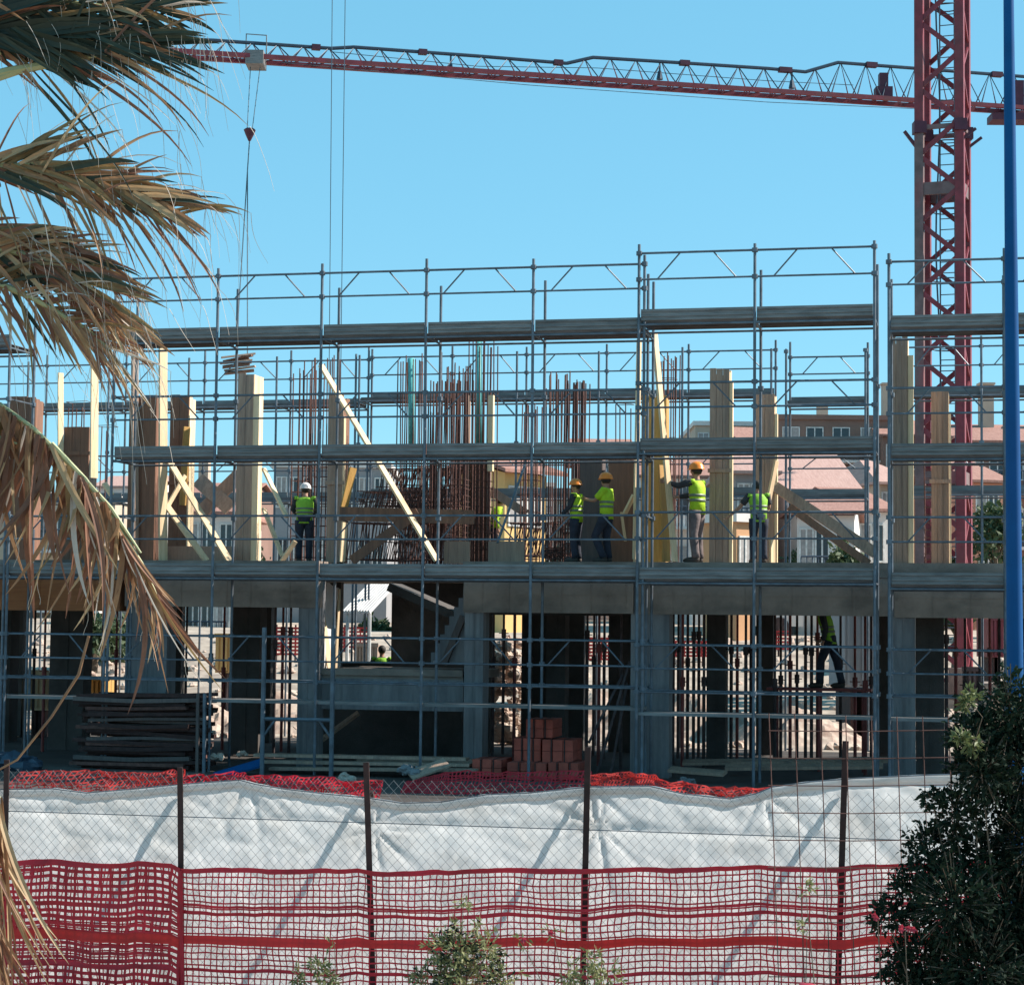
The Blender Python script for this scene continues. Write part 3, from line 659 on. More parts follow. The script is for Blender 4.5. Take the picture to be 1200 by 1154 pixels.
# ------------------------------------------------------------------ steel props under the slab
PG = 'steel props under the slab'
def prop_proto(label, w_mat, fr_=.57):
    t = thing('steel_prop', label, 'prop', (0, 5, GZ), PG); h = ZF - .26 - GZ
    m = MB(); m.tube([(0,5,GZ-.05),(0,5,GZ+h*(fr_+.01))], .033, 8); m.build('outer_tube', X[w_mat], t)
    m = MB(); m.tube([(0,5,GZ+h*(fr_-.01)),(0,5,GZ+h)], .025, 8); m.build('inner_tube', X[w_mat], t)
    m = MB(); m.box(-.07,.07,4.93,5.07,GZ+h-.012,GZ+h-.002); m.box(-.07,.07,4.93,5.07,GZ-.04,GZ+.01); m.build('end_plate', X[w_mat], t)
    m = MB(); m.tube([(0,5,GZ+h*(fr_-.02)),(0,5,GZ+h*(fr_+.03))], .05, 8); m.tube([(-.1,5,GZ+h*(fr_+.005)),(.1,5,GZ+h*(fr_+.005))], .01, 5); m.build('collar_nut', X[w_mat], t)
    return t
LB = {'a': 'slender dark steel prop under the slab, in the bay left of the striding person', 'b': 'slender steel prop under the slab between the blue-grey column and the middle wall',
      'c': 'slender rusty prop under the slab in the leftmost bays behind the palm', 'd': 'slender dark prop under the slab in the right end bay near the mast',
      'e': 'slender dark prop under the slab in the bay before the rubble heap'}
protos = {(q, i): prop_proto(LB['a'], q, f) for q in ('steel_dark', 'prop_red') for i, f in enumerate((.46, .55, .63, .70))}
used = {}
sp = [('a',908,4,0),('a',915,6.5,0),('a',926,5,1),('a',934,7.5,0),('a',944,6,0),('a',951,4.5,0),('a',958,7,1),('a',1002,6,1),('a',1014,3.6,1),('a',1021,7,0),('a',985,7.4,0),
      ('b',789,5,0),('b',795,7,0),('b',800,4,1),('b',806,6.5,0),('b',813,5.4,0),('b',819,7.4,0),('b',825,4.4,0),('b',857,5,0),('b',864,7,1),('b',874,4,0),('b',880,6,0),
      ('c',30,5,0),('c',40,7,0),('c',52,4,1),('c',104,6,0),('c',121,4,0),('c',136,7,1),('c',218,6,0),('c',247,4,0),('c',262,6,1),('c',322,4,0),('c',331,6,1),('c',340,5,0),
      ('d',1109,4,0),('d',1120,6,1),('d',1131,5,0),('d',1148,4,0),('d',1160,6,1),('d',1171,5,0),
      ('e',578,5,0),('e',590,7,0),('e',603,4,1),('e',688,5,0),('e',696,7,0),('e',702,4,1),('e',708,6,0),('e',622,5,0),('e',728,3,0)]
for k, px, w, mi in sp:
    key = (('steel_dark', 'prop_red')[mi], (px*7+int(w*3)) % 4); u = uz(px, 780, w)[0]
    if key not in used:
        o = protos[key]; used[key] = 1; o.location = W(u, w, GZ); o['label'] = LB[k]
    else: dup(protos[key], (u, w, GZ), LB[k])
for key, o in protos.items():
    if key not in used:
        for c in list(o.children): bpy.data.objects.remove(c)
        bpy.data.objects.remove(o)
# white sheets in the stair hall and corrugated roof behind
a, b = L(371, 800, 4.5), L(396, 686, 6.0)
m = MB(); n = 14
for i in range(n):
    for j in range(n):
        f, h = i/(n-1), j/(n-1); m.v.append((a.x + (b.x-a.x)*f*(1-.25*(1-h)) + .05*math.sin(h*7), 4.5 + 1.5*f + .06*math.sin(f*14+h*2), a.z + (b.z-a.z)*h + .05*math.sin(f*5)))
for i in range(n-1):
    for j in range(n-1): m.f.append((i*n+j, (i+1)*n+j, (i+1)*n+j+1, i*n+j+1)); m.m.append(0)
single(m, 'plastic_sheet', 'white plastic sheet hanging in the stair hall opening under the slab', 'sheet', X['white'], (a.x, 4.5, a.z), smooth=True)
board('upright_board', 'pale slanting board hanging with the white sheet in the stair hall', (388,790,5.0), (376,712,5.1), .14, .03)
board('upright_board', 'thin pale board upright beside the white sheet in the stair hall', (393,795,4.9), (398,690,4.9), .05, .03)
p0, p1 = L(402, 716, 11.0), L(452, 684, 12.2)
m = MB(); nn = 40; A_, B_ = [], []
for i in range(nn):
    x = p0.x + (p1.x-p0.x)*i/(nn-1); q = .025*(1 if i % 4 < 2 else -1); A_.append((x, p0.y, p0.z+q)); B_.append((x+.25, p1.y, p1.z+q))
m.strip(A_, B_); m.strip([(x, y, z-.02) for x, y, z in B_], [(x, y, z-.02) for x, y, z in A_])
for x in (p0.x+.08, p1.x-.05): m.tube([(x, p0.y+.1, GZ), (x, p0.y+.1, p0.z)], .04, 6)
single(m, 'corrugated_shelter', 'small pale corrugated roof on posts seen through the stair hall opening', 'shelter', X['white'], (p0.x, p0.y, GZ))

# ------------------------------------------------------------------ things lying before the building
def stackpile(name, label, p0, p1, y0, y1, w, rows, mt, cat, r=.02, jit=.05, dpt=.7, n=None):
    u0, z0 = uz(p0, y1, w); u1, z1 = uz(p1, y0, w)
    t = thing(name, label, cat, (u0, w, z0))
    for i in range(rows):
        z = z0 + (z1-z0)*(i+.5)/rows
        for k in range(4):
            mb = MB(); a = Vector((u0 + rnd.uniform(-.12,.25), w + dpt*k/4 + rnd.uniform(0,.1), z + rnd.uniform(-jit,jit))); b = Vector((u1 + rnd.uniform(-.3,.12), a.y + rnd.uniform(-.05,.05), z + rnd.uniform(-jit,jit)))
            c = a.lerp(b, .5) + Vector((0,0,rnd.uniform(-.04,.02)))
            hh = rnd.uniform(.05,.075); mb.bar(a, c, .13, hh, (0,0,1)); mb.bar(c, b, .13, hh, (0,0,1)); mb.build('bar', X[mt[(i+k) % len(mt)]], t)
    return t
stackpile('steel_bar_stack', 'dark stack of rusty steel bars and boards lying before the columns on the left', 88, 236, 815, 904, -.1, 21, ('rust_dark','rust_dark','rust','rust_dark','wood_dark'), 'stack')
for uu in (232, 240):
    board('stack_post', 'dark post holding the right end of the rusty steel bar stack' if uu == 232 else 'pale thin post at the right end of the rusty steel bar stack', (uu-1, 908, -.25), (uu, 812, -.25), .05, .05, (0,-1,0), 'wood_dark' if uu == 232 else 'galv', cat='post')
PLK = 'long planks lying on the soil before the stair hall'
for a, b, lb in (((300,884,.5),(548,889,.6),'topmost long plank lying on the soil before the stair hall'), ((310,892,.3),(552,896,.35),'middle long plank lying on the soil before the stair hall'),
                 ((318,900,.1),(560,902,.15),'lowest long plank lying on the soil before the stair hall')):
    board('long_plank', lb, a, b, .30, .05, (0,0,1), 'wood_grey', group=PLK)
board('long_plank', 'blue-painted sloping board by the left leg of the portal frame', (250,910,-.4), (308,893,-.2), .35, .04, (0,-.3,1), 'pole', group=PLK)
board('long_plank', 'grey sloping sheet lying right of the middle fence post', (480,909,-.6), (524,893,-.3), .4, .03, (0,-.3,1), 'wood_grey', group=PLK)
board('long_plank', 'pale thin board lying under the rusty steel bar stack', (108,905,-.5), (198,909,-.5), .08, .03, (0,0,1), 'wood', group=PLK)
for k, (a, b) in enumerate((((700,905,1.0),(738,775,1.6)), ((716,905,1.1),(735,800,1.6)), ((690,870,.9),(730,790,1.7)))):
    board('leaning_bar', ('long thin dark bar leaning to the blue-grey column, from the brick packs', 'shorter thin dark bar leaning to the blue-grey column', 'thin dark bar leaning higher on the wall left of the column')[k], a, b, .04, .04, (0,-1,0), 'steel_dark', cat='bar', group='bars leaning left of the blue-grey column')
for a, b, lb in (((800,893,2.2),(1040,890,2.5),'long board lying in the shade under the slab in the right bay'), ((850,899,1.2),(1035,897,1.3),'lower long board lying under the tallest scaffold'), ((785,901,.7),(850,906,.5),'short board lying at the foot of the blue-grey column'), ((375,868,3.2),(420,835,3.4),'board leaning in the dark hall under the landing'), ((420,888,1.2),(560,893,1.3),'thin rear plank lying before the stair hall')):
    board('long_plank', lb, a, b, .24, .05, (0,-.2,1), 'wood_grey', group=PLK)
# brick packs
def brick_pack(p0, p1, y0, y1, w, label):
    u0, zb = uz(p0, y1, w); u1, zt = uz(p1, y0, w); t = thing('brick_pack', label, 'bricks', (u0, w, zb), 'packs of red hollow bricks')
    m = MB(); nx, nz = 3, 2
    for i in range(nx):
        for j in range(nz):
            for k in range(2):
                o_ = rnd.uniform(-.008,.008)
                m.box(u0+(u1-u0)*i/nx+.006, u0+(u1-u0)*(i+1)/nx-.006, w+.42*k+o_, w+.42*k+.40+o_, zb+(zt-zb)*j/nz+.004, zb+(zt-zb)*(j+1)/nz-.004)
    m.build('brick_block', X['brick'], t)
    m = MB(); x = u0+(u1-u0)*.3
    for x in (u0+(u1-u0)*.3, u0+(u1-u0)*.72): m.box(x-.012, x+.012, w-.012, w-.009, zb, zt); m.box(x-.012, x+.012, w-.012, w+.82, zt+.009, zt+.012)
    m.build('strap', X['rust_dark'], t)
brick_pack(602, 634, 865, 893, .55, 'red brick pack on the left of the middle row')
brick_pack(635, 672, 867, 893, .45, 'red brick pack on the right of the middle row, with a bright edge')
brick_pack(616, 648, 843, 864, .60, 'topmost red brick pack of the pile')
brick_pack(553, 588, 890, 909, .2, 'low red brick pack left of the pile, beside the planks')
brick_pack(594, 640, 894, 913, .1, 'low red brick pack at the bottom middle of the pile')
brick_pack(642, 678, 894, 913, .15, 'low red brick pack at the bottom right of the pile')
# crumpled nets behind the white sheet
def crumple(label, pts_top, pts_bot, w, mt, amp=.12, seed=1, hole=True):
    top = [L(*p, w) for p in pts_top]; bot = [L(*p, w) for p in pts_bot]
    def interp(P, f):
        x = f*(len(P)-1); i = min(int(x), len(P)-2); return P[i].lerp(P[i+1], x-i)
    nu = int((top[-1].x-top[0].x)/.055); nv = 9; base = bot[0]
    G = [[None]*nv for _ in range(nu)]
    for i in range(nu):
        for j in range(nv):
            f, h = i/(nu-1), j/(nv-1); p = interp(bot, f).lerp(interp(top, f), h)
            q = noise.noise(Vector((p.x*3.1, h*2.2, seed*7.3))); q2 = noise.noise(Vector((p.x*7, h*4, seed*3.1)))
            G[i][j] = (p.x + q2*.05, p.y + q*amp*2 + .25*h, p.z + q2*.05 + .02*q)
    m = MB(); r = .011
    for i in range(nu): m.strip([(x-r, y, z) for x, y, z in G[i]], [(x+r, y, z) for x, y, z in G[i]])
    for j in range(nv): m.strip([(G[i][j][0], G[i][j][1], G[i][j][2]-r) for i in range(nu)], [(G[i][j][0], G[i][j][1], G[i][j][2]+r) for i in range(nu)])
    return single(m, 'crumpled_net', label, 'net', X[mt], base, 'red safety nets lying behind the white sheet')
crumple('crumpled bright red net behind the white sheet, below the rusty bar stack', [(10,906),(90,905),(150,908),(208,903)], [(10,938),(90,934),(150,934),(208,930)], -6.0, 'net_far', .2, seed=1)
crumple('dull red net standing behind the white sheet before the brick packs', [(470,918),(520,906),(600,906),(690,905)], [(470,932),(520,936),(600,936),(690,932)], -3.0, 'net', .05, 2)
crumple('crumpled bright red net right of the brick packs', [(690,908),(735,905),(770,914),(830,924),(925,924)], [(690,930),(735,930),(770,930),(830,940),(925,938)], -4.5, 'net_far', .2, 3)
crumple('thin dark red net between the fence posts, under the portal frame', [(212,909),(300,908),(380,914),(440,918)], [(212,932),(300,930),(380,936),(440,944)], -5.5, 'net', .18, 4)
# rubble heap behind the stair column, lumps of debris on the soil
def lump(mb, c, r, seed, flat=.6):
    b = len(mb.v); n, k = 10, 7
    for i in range(k):
        th = math.pi*i/(k-1)
        for j in range(n):
            ph = 6.28318*j/n; d = Vector((math.sin(th)*math.cos(ph), math.sin(th)*math.sin(ph), math.cos(th)*flat))
            mb.v.append(tuple(Vector(c) + d*r*(1+.5*noise.noise(d*1.7+Vector((seed, 0, 0)))+.3*noise.noise(d*4.1+Vector((seed, 5, 0))))))
    for i in range(k-1):
        for j in range(n): mb.f.append((b+i*n+j, b+(i+1)*n+j, b+(i+1)*n+(j+1) % n, b+i*n+(j+1) % n)); mb.m.append(0)
m = MB(); base = L(592, 868, 10.2)
for i in range(150):
    h = rnd.random()**1.2; px = 592 + rnd.uniform(-24, 24)*(1-h*.5); p = L(px, 868 - h*118, 10.2); lump(m, (p.x, 10.0 + rnd.uniform(-.2,.9), p.z), rnd.uniform(.06,.17), i*3.7, .8)
single(m, 'rubble_heap', 'pale heap of broken bricks and rubble seen right of the stair column', 'rubble', X['rubble'], (base.x, 10.2, base.z))
for i, (px, py, w, r, mt, lb) in enumerate(((480,899,-.4,.22,'conc_blue','grey-blue lump of tarpaulin beside the long planks'), (405,912,-1.2,.16,'rubble','pale lump of debris left of the second fence post'),
                                 (805,915,.2,.14,'conc_blue','small grey lump of debris below the tallest scaffold'), (20,895,-.6,.5,'slate','dark blue covered heap at the left end of the site'),
                                 (255,885,.3,.12,'rubble','pale stone by the right end of the rusty bar stack'), (285,882,.4,.10,'rubble','small pale stone left of the portal frame'))):
    p = L(px, py, w); m = MB(); [lump(m, p + Vector((rnd.uniform(-r,r)*.6, rnd.uniform(-r,r)*.6, rnd.uniform(-.4,.2)*r)), r*rnd.uniform(.4,.65), i*5.1+q*3.3, rnd.uniform(.4,.9)) for q in range(7)]; single(m, 'debris_lump', lb, 'debris', X[mt], p, 'lumps of debris on the soil')
# reel hoop lying behind the sheet
p = L(492, 929, -2.2); m = MB(); m.tube([(p.x+.5*math.cos(i*.2618), p.y+.35*math.sin(i*.2618), p.z+.02*math.sin(i)) for i in range(25)], .02, 6); single(m, 'hose_ring', 'flat ring of pale hose lying behind the white sheet', 'hose', X['wood'], p)

# ------------------------------------------------------------------ fence: posts, wire, sheet, nets
WF = -(17.0)*math.cos(A)
GF = .05
posts = [((8,890),(3,1154)), ((211,899),(213,1154)), ((429,893),(437,1154)), ((689,875),(683,1154)), ((991,868),(982,1154)), ((1345,860),(1340,1154)), ((1750,855),(1745,1154)), ((-230,893),(-235,1154))]
ft = thing('chain_link_fence', 'chain link fence with thin dark rusty posts, backed by a white sheet', 'fence', (0, WF, GF))
for (a, b) in posts:
    p, q = L(*a, WF), L(*b, WF); d = (q-p)/(q.z-p.z); q = p + d*(GF-.1-p.z)
    m = MB(); m.bar(q, p, .052, .012, (0,-1,0)); c = Vector((0,.02,0)); m.bar(q+c, p+c, .012, .036, (0,-1,0)); m.build('post', X['rust_dark'], ft)
    m = MB(); s0 = p + d*(-(p.z - uz(a[0], 928, WF)[1])); m.tube([s0 + Vector((0,.12,0)), s0 + Vector((.05, .8, -1.05)), (s0.x+.1, WF+1.7, GF+.05)], .022, 6); m.build('rear_strut', X['rust_dark'], ft)
TOP = [(-260,926),(0,925),(60,924),(100,929),(160,924),(210,919),(280,914),(300,919),(330,924),(380,930),(432,935),(470,941),(515,940),(545,935),(570,931),(620,929),(690,922),(760,921),(800,930),(855,936),(885,930),(905,922),(950,916),(1000,912),(1090,908),(1200,906),(1400,904),(1900,902)]
TP = [L(*p, WF) for p in TOP]
def ztop(u):
    for a, b in zip(TP[:-1], TP[1:]):
        if a.x <= u <= b.x:
            f = (u-a.x)/(b.x-a.x); f = f*f*(3-2*f)*.5 + f*.5; return a.z + (b.z-a.z)*f
    return TP[-1].z
uA, uB = TP[0].x, TP[-1].x
zs_ = uz(600, 970, WF)[1]
nU, nV = 820, 90
ties_ = [L(290,913,WF), L(436,972,WF), L(700,970,WF), L(690,922,WF), L(895,930,WF)]
m = MB()
for i in range(nU):
    u = uA + (uB-uA)*i/(nU-1); zt = ztop(u)
    for j in range(nV):
        h = j/(nV-1); z = GF + (zt-GF)*h
        dep = zt - z
        fold = .008*noise.noise(Vector((u*.8 + z*.7, z*1.6, 1))) + .008*noise.noise(Vector((u*3.1 - z*2.5, z*4.5, 5))) + .004*noise.noise(Vector((u*13, z*10, 8))) + .005*noise.noise(Vector((u*4 + z*9, z*3 - u*2, 15)))
        kk = .022*math.exp(-((z-zs_)/.035)**2) * (-.1+1.1*max(0, noise.noise(Vector((u*.8, 0, 12)))+.5))
        rid = .009*(1-abs(noise.noise(Vector((u*1.3 + z*1.7, z*1.1 - u*.6, 22))))*2.2)**3 + .006*(1-abs(noise.noise(Vector((u*4.6 - z*4.2, z*5.4, 31))))*2.2)**5
        hem = rid*max(0,.6+noise.noise(Vector((u*.6, z, 40)))*1.4) + .012*math.exp(-((dep-.05)/.03)**2)
        tent = .0
        for q_ in ties_:
            ru, rz_ = u-q_.x, z-q_.z; r_ = math.hypot(ru, rz_)
            if r_ < 1.2: rid_ = max(0, math.cos(math.atan2(rz_, ru)*9 + .8*noise.noise(Vector((u*2, z*2, 3)))))**3; kk += .030*math.exp(-r_/.34)*rid_*min(1, r_/.08)
        for pu in (u_p.x for u_p in (L(280,914,WF), L(540,970,WF), L(700,970,WF), L(1000,912,WF))): tent += .03*math.exp(-abs(u-pu)*2.2) * math.sin((z*9 + abs(u-pu)*11))*.35
        m.v.append((u, WF + .085 + fold - kk - hem + tent*.3 + .03*(1-h), z - .012*(h>.9)*noise.noise(Vector((u*5, 0, 3)))))
for i in range(nU-1):
    for j in range(nV-1): m.f.append((i*nV+j, (i+1)*nV+j, (i+1)*nV+j+1, i*nV+j+1)); m.m.append(0)
SHEET = mat('white_woven_sheet', (.70,.70,.70), .7, 0, var=.06, scale=2.0, trans=.62, streak=((.45,.42,.38), .35, 2.2, (1,1,1.6)), bump=.15, bscale=5)
sheet = single(m, 'white_sheet', 'long white woven sheet hung behind the chain link, shadows of struts on it', 'sheet', SHEET, (0, WF, GF), smooth=True)
hp = [(TP[0].x + (uB-uA)*i/399) for i in range(400)]
m = MB(); m.tube([(u, WF+.075+.016*noise.noise(Vector((u*.8+ztop(u)*.7, ztop(u)*1.6, 1))), ztop(u)-.035+.008*noise.noise(Vector((u*4,0,2)))) for u in hp], .034, 8); m.build('hem', SHEET, sheet, True)
m = MB(); st = .088; zc1 = max(p.z for p in TP)
u = uA - 2.4
while u < uB + .2:                                           # the two families of diagonal wires
    for sgn in (1, -1):
        z0, z1 = GF, uz(600, 918, WF)[1] + .012*rnd.uniform(-1,1)
        k = (z1 - z0) * .95
        a = (u if sgn > 0 else u + 2.4, z0); b = (a[0] + sgn*k, z1)
        m.bar((a[0], WF+.012, a[1]), (b[0], WF+.014, b[1]), .0024, .0024)
    u += st
m.build('chain_link', X['wire'], ft)
m = MB(); m.tube([(p.x, WF+.02, p.z+.0) for p in TP], .006, 5); m.build('top_wire', X['galv'], ft)
m = MB(); m.tube([(uA, WF+.016, zs_), (uB, WF+.016, zs_+.01)], .004, 4); m.build('line_wire', X['galv'], ft)
# red safety nets
def net(label, p0, p1, top, pitch_u, rows, y_rows, w, sw, mt, band_y=(), seed=0, wav=.02, gname='safety nets along the fence', doubled=False):
    """top: list of (px, py); rows follow the top edge downward with the given pixel pitch"""
    us_ = [uz(p[0], p[1], w)[0] for p in top]; zz = [uz(p[0], p[1], w)[1] for p in top]
    def zt(u):
        for i in range(len(us_)-1):
            if us_[i] <= u <= us_[i+1]:
                f = (u-us_[i])/(us_[i+1]-us_[i]); return zz[i] + (zz[i+1]-zz[i])*f
        return zz[0] if u < us_[0] else zz[-1]
    nu = int((us_[-1]-us_[0])/pitch_u); per = F / ((Vector((0,0,0)) + W(us_[0], w, 0)).y)
    def P(i, yoff):
        u = us_[0] + (us_[-1]-us_[0])*i/nu; z = zt(u) - yoff/per
        k = noise.noise(Vector((u*1.6, z*2.5, seed))); k2 = noise.noise(Vector((u*5, z*6, seed+4))); k3 = noise.noise(Vector((u*14, z*14, seed+9)))
        return Vector((u + k2*.012 + k3*.008, w + k*wav*2 + k2*.012, z + k*.018 + k2*.010 + k3*.004))
    hs = []; y = 0
    while y < y_rows: hs.append(y); y += rows
    m = MB()
    for y in hs:
        q = [P(i, y) for i in range(nu+1)]; hw = sw/2 * (1.0 if y else 1.0)
        m.strip([p + Vector((0,0,-hw)) for p in q], [p + Vector((0,0,hw)) for p in q])
    for i in range(nu+1):
        q = [P(i, y) for y in hs]; hw = sw*.42*(1+.3*noise.noise(Vector((i*.7, seed, 0))))
        m.strip([p + Vector((-hw,-.001,0)) for p in q], [p + Vector((hw,-.001,0)) for p in q])
    t = thing('safety_net', label, 'net', (us_[0], w, GF), gname)
    m.build('mesh', X[mt], t)
    if doubled:
        m = MB()
        for y in [q*7.1+3 for q in range(28)]:
            q = [P(i, y) + Vector((.02*math.sin(i*.3), .03, .01*math.sin(i*.21+y))) for i in range(nu+1)]; m.strip([p + Vector((0,0,-.006)) for p in q], [p + Vector((0,0,.006)) for p in q])
        for i in range(0, nu*3//2):
            q = [P(i/1.5, y) + Vector((.025*math.sin(y*.05+i), .031, 0)) for y in hs]; m.strip([p + Vector((-.006,-.001,0)) for p in q], [p + Vector((.006,-.001,0)) for p in q])
        m.build('second_layer', X[mt], t)
    for y, hh, lab in band_y:
        q = [P(i, y) + Vector((0,-.004,0)) for i in range(nu+1)]; q2 = [P(i, y+hh) + Vector((0,-.004,0)) for i in range(nu+1)]
        m = MB(); m.strip(q2, q); o = m.build('band', X['net_band' if lab else mt], t)
    return t
net('long red plastic safety net tied along the fence, with a broad band through its middle', 213, 1040,
    [(213,1019),(300,1021),(400,1022),(420,1020),(436,1023),(520,1024),(600,1019),(640,1021),(686,1023),(750,1018),(830,1018),(890,1016),(950,1018),(985,1019),(1020,1015),(1048,1014),(1110,1012),(1300,1013),(1750,1010)],
    .0590, 7.2, 205, WF-.055, .0135, 'net', ((-3,5.5,0),(74,10,1),(39,3,0),(47,3,0),(112,4,0)), seed=2)
net('short doubled red safety net left of the second post, with larger stretched holes', -20, 212,
    [(-60,1012),(20,1011),(60,1010),(100,1013),(145,1016),(160,1013),(205,1015),(211,1020)], .083, 7.6, 205, WF-.05, .030, 'net', ((-3,6,0),(76,11,1),(42,5,0),(58,4,0),(110,5,0)), seed=5, wav=.03, doubled=True)
# hanging end rope of the net joint
m = MB(); m.tube([L(212,1020,WF-.07), L(214,1154,WF-.07), L(214,1250,WF-.07)], .018, 6); single(m, 'net_edge_rope', 'dark red rope edge where the two safety nets meet', 'rope', X['net'], L(213,1154,WF-.07))
# welded reinforcement mesh leaning in front
WM = WF - .45
t = thing('welded_mesh_panel', 'rusty welded wire mesh panel of large squares standing before the white sheet', 'mesh panel', (uz(985,1154,WM)[0], WM, GF))
for px in range(905, 1125, 30):
    m = MB(); p, q = L(px-4, 838 + rnd.uniform(-3,4), WM+.02), L(px+9, 1190, WM-.05); m.tube([p, p.lerp(q,.5) + Vector((rnd.uniform(-.01,.01),0,0)), q], .0045, 5); m.build('vertical_wire', X['rust'], t)
for py in list(range(856, 1190, 32)):
    m = MB(); m.tube([L(900, py, WM+.012), L(1000, py+1, WM+.012), L(1130, py-1, WM+.012)], .0045, 5); m.build('cross_wire', X['rust'], t)
# ------------------------------------------------------------------ tower crane mast
D = 55.0
c0 = at_d(1105, 700, D); th = -R(21); S = 1.09; rg = gz(c0.x, c0.y)
ex = Vector((math.cos(th), math.sin(th), 0)); ey = Vector((-math.sin(th), math.cos(th), 0))
pl = at_d(1072.5, 600, D); C0 = Vector((pl.x, pl.y, 0)) + ex*.115 + ey*.115
mt_ = thing('crane_mast', 'red lattice crane mast rising past the top of the picture behind the building', 'crane', (C0.x, C0.y, rg), frame='w')
H = 26.0
corner = [C0, C0 + ex*S, C0 + ex*S + ey*S, C0 + ey*S]
z_j = at_d(1105, 150, D).z
for k, c in enumerate(corner):
    m = MB(); m.bar((c.x, c.y, rg), (c.x, c.y, z_j), .24, .24, ey); m.build('leg', X['crane_grey' if k == 0 else 'crane'], mt_)
    m = MB(); m.bar((c.x, c.y, z_j+.003), (c.x, c.y, H), .235, .235, ey); m.build('leg', X['crane'], mt_)
ph = 1.85
nz_ = int((H-rg)/ph)
for f in range(4):
    a, b = corner[f], corner[(f+1) % 4]; nrm = (b-a).normalized().cross(Vector((0,0,1)))
    for i in range(nz_):
        z = rg + i*ph + (0, .46, 0, .46)[f]
        m = MB(); off = nrm*.07
        m.bar(a+off+Vector((0,0,z)), b+off+Vector((0,0,z+ph*.5)), .13 if f in (0,2) else .08, .05, nrm); m.bar(b+off+Vector((0,0,z+ph*.5)), a+off+Vector((0,0,z+ph)), .13 if f in (0,2) else .08, .05, nrm); m.build('lattice_brace', X['crane'], mt_)
    for zz in (at_d(1105,222,D).z, at_d(1105,560,D).z, z_j):
        m = MB(); m.bar(a+nrm*.04+Vector((0,0,zz)), b+nrm*.04+Vector((0,0,zz)), .34 if zz != z_j else .12, .09, nrm); m.build('collar_beam', X['crane_grey'], mt_)
for c in corner:                                             # bolted joint lugs
    m = MB(); m.box(c.x-.17, c.x+.17, c.y-.17, c.y+.17, z_j-.16, z_j+.16); m.bar((c.x-.1, c.y, z_j-.5), (c.x-.42, c.y-.05, z_j-.1) if c in (corner[0], corner[3]) else (c.x+.42, c.y-.05, z_j-.1), .08); m.build('joint_lug', X['crane_dk'], mt_)
m = MB(); lc = C0 + ex*.62 + ey*.85
for s in (-.2, .2): m.tube([lc + ex*s + Vector((0,0,rg)), lc + ex*s + Vector((0,0,H))], .022, 5)
z = rg + .3
while z < H: m.tube([lc - ex*.2 + Vector((0,0,z)), lc + ex*.2 + Vector((0,0,z))], .014, 4); z += .3
m.build('ladder', X['galv'], mt_)
m = MB(); z = rg + 2
while z < H:
    m = MB()
    m.tube([lc + ex*.42*math.cos(q*.5236) - ey*.4*math.sin(q*.5236) + Vector((0,0,z)) for q in range(13)], .018, 4); z += 1.9
    m.build('ladder_hoop', X['slate'], mt_)
m = MB(); kc = C0 + ex*.45 + ey*.3
m.tube([kc + Vector((.06*math.sin(q*.9), 0, rg + (H-rg)*q/24)) for q in range(25)], .025, 5); m.build('power_cable', X['slate'], mt_)
m = MB(); c = C0 + ex*.6 + ey*.6; m.box(c.x-1.3, c.x+1.3, c.y-1.3, c.y+1.3, rg-.3, rg+.55); m.build('ballast_base', X['conc'], mt_)

# ------------------------------------------------------------------ second crane: its jib
HJ = 22.0
def jb(px, py_b):                                            # a point of the level bottom chord
    v = ray(px, py_b); return CAM + v*(HJ/v.z)
pA, pB = jb(300, 69.5), jb(1050, 119.5)
jd = (pA-pB).normalized(); jn = jd.cross(Vector((0,0,1)))
def jat(px, py):                                             # pixel -> the jib's own vertical plane
    v = ray(px, py); nrm = Vector((jn.x, jn.y, 0)); t = (pB-CAM).dot(nrm)/v.dot(nrm); return CAM + v*t
jt = thing('crane_jib', 'long lattice jib of a second crane, crossing the sky behind the red mast', 'crane', (pB.x, pB.y, 0), frame='w')
Lj = jat(1420, 146); Ej = jat(118, 58)
def bot(f): p = Ej.lerp(Lj, f); return p
zb = HJ + CZ
def onb(px):
    p = jat(px, 60 + (px-150)*.066); return Vector((p.x, p.y, zb))
tops = [(118,42),(250,47.5),(388,57),(415,55.5),(560,66),(664,74.5),(695,67.5),(800,74),(900,80.5),(944,84.5),(982,73.5),(1075,80.5),(1200,90),(1420,106)]
tp_ = [jat(*p) for p in tops]
hw = .42
for s in (-1, 1):
    m = MB(); m.bar(onb(118)+jn*hw*s, onb(1420)+jn*hw*s, .17, .17, (0,0,1)); m.build('bottom_chord', X['crane'], jt)
m = MB()
for a, b in zip(tp_[:-1], tp_[1:]): m.tube([a, b], .075, 6)
m.build('top_chord', X['slate'], jt)
def topat(x):
    for a, b in zip(tp_[:-1], tp_[1:]):
        if a.x <= x <= b.x: return a.lerp(b, (x-a.x)/(b.x-a.x))
    return tp_[-1]
pxp = 124
for side in (-1, 1):
    m = MB(); px = 130
    while px < 1400:
        stp = 30 if px < 980 else 29
        a = onb(px) + jn*hw*side; c = topat(onb(px+stp/2).x); b = onb(px+stp) + jn*hw*side
        m.tube([a, c, b], .032, 4, cap=False); px += stp
    m.build('lattice', X['crane_dk' if side > 0 else 'slate'], jt)
m = MB(); px = 130
while px < 1400: m.tube([onb(px)+jn*hw, onb(px+15)-jn*hw, onb(px+30)+jn*hw], .03, 4, cap=False); px += 30
m.build('floor_lattice', X['crane_dk'], jt)
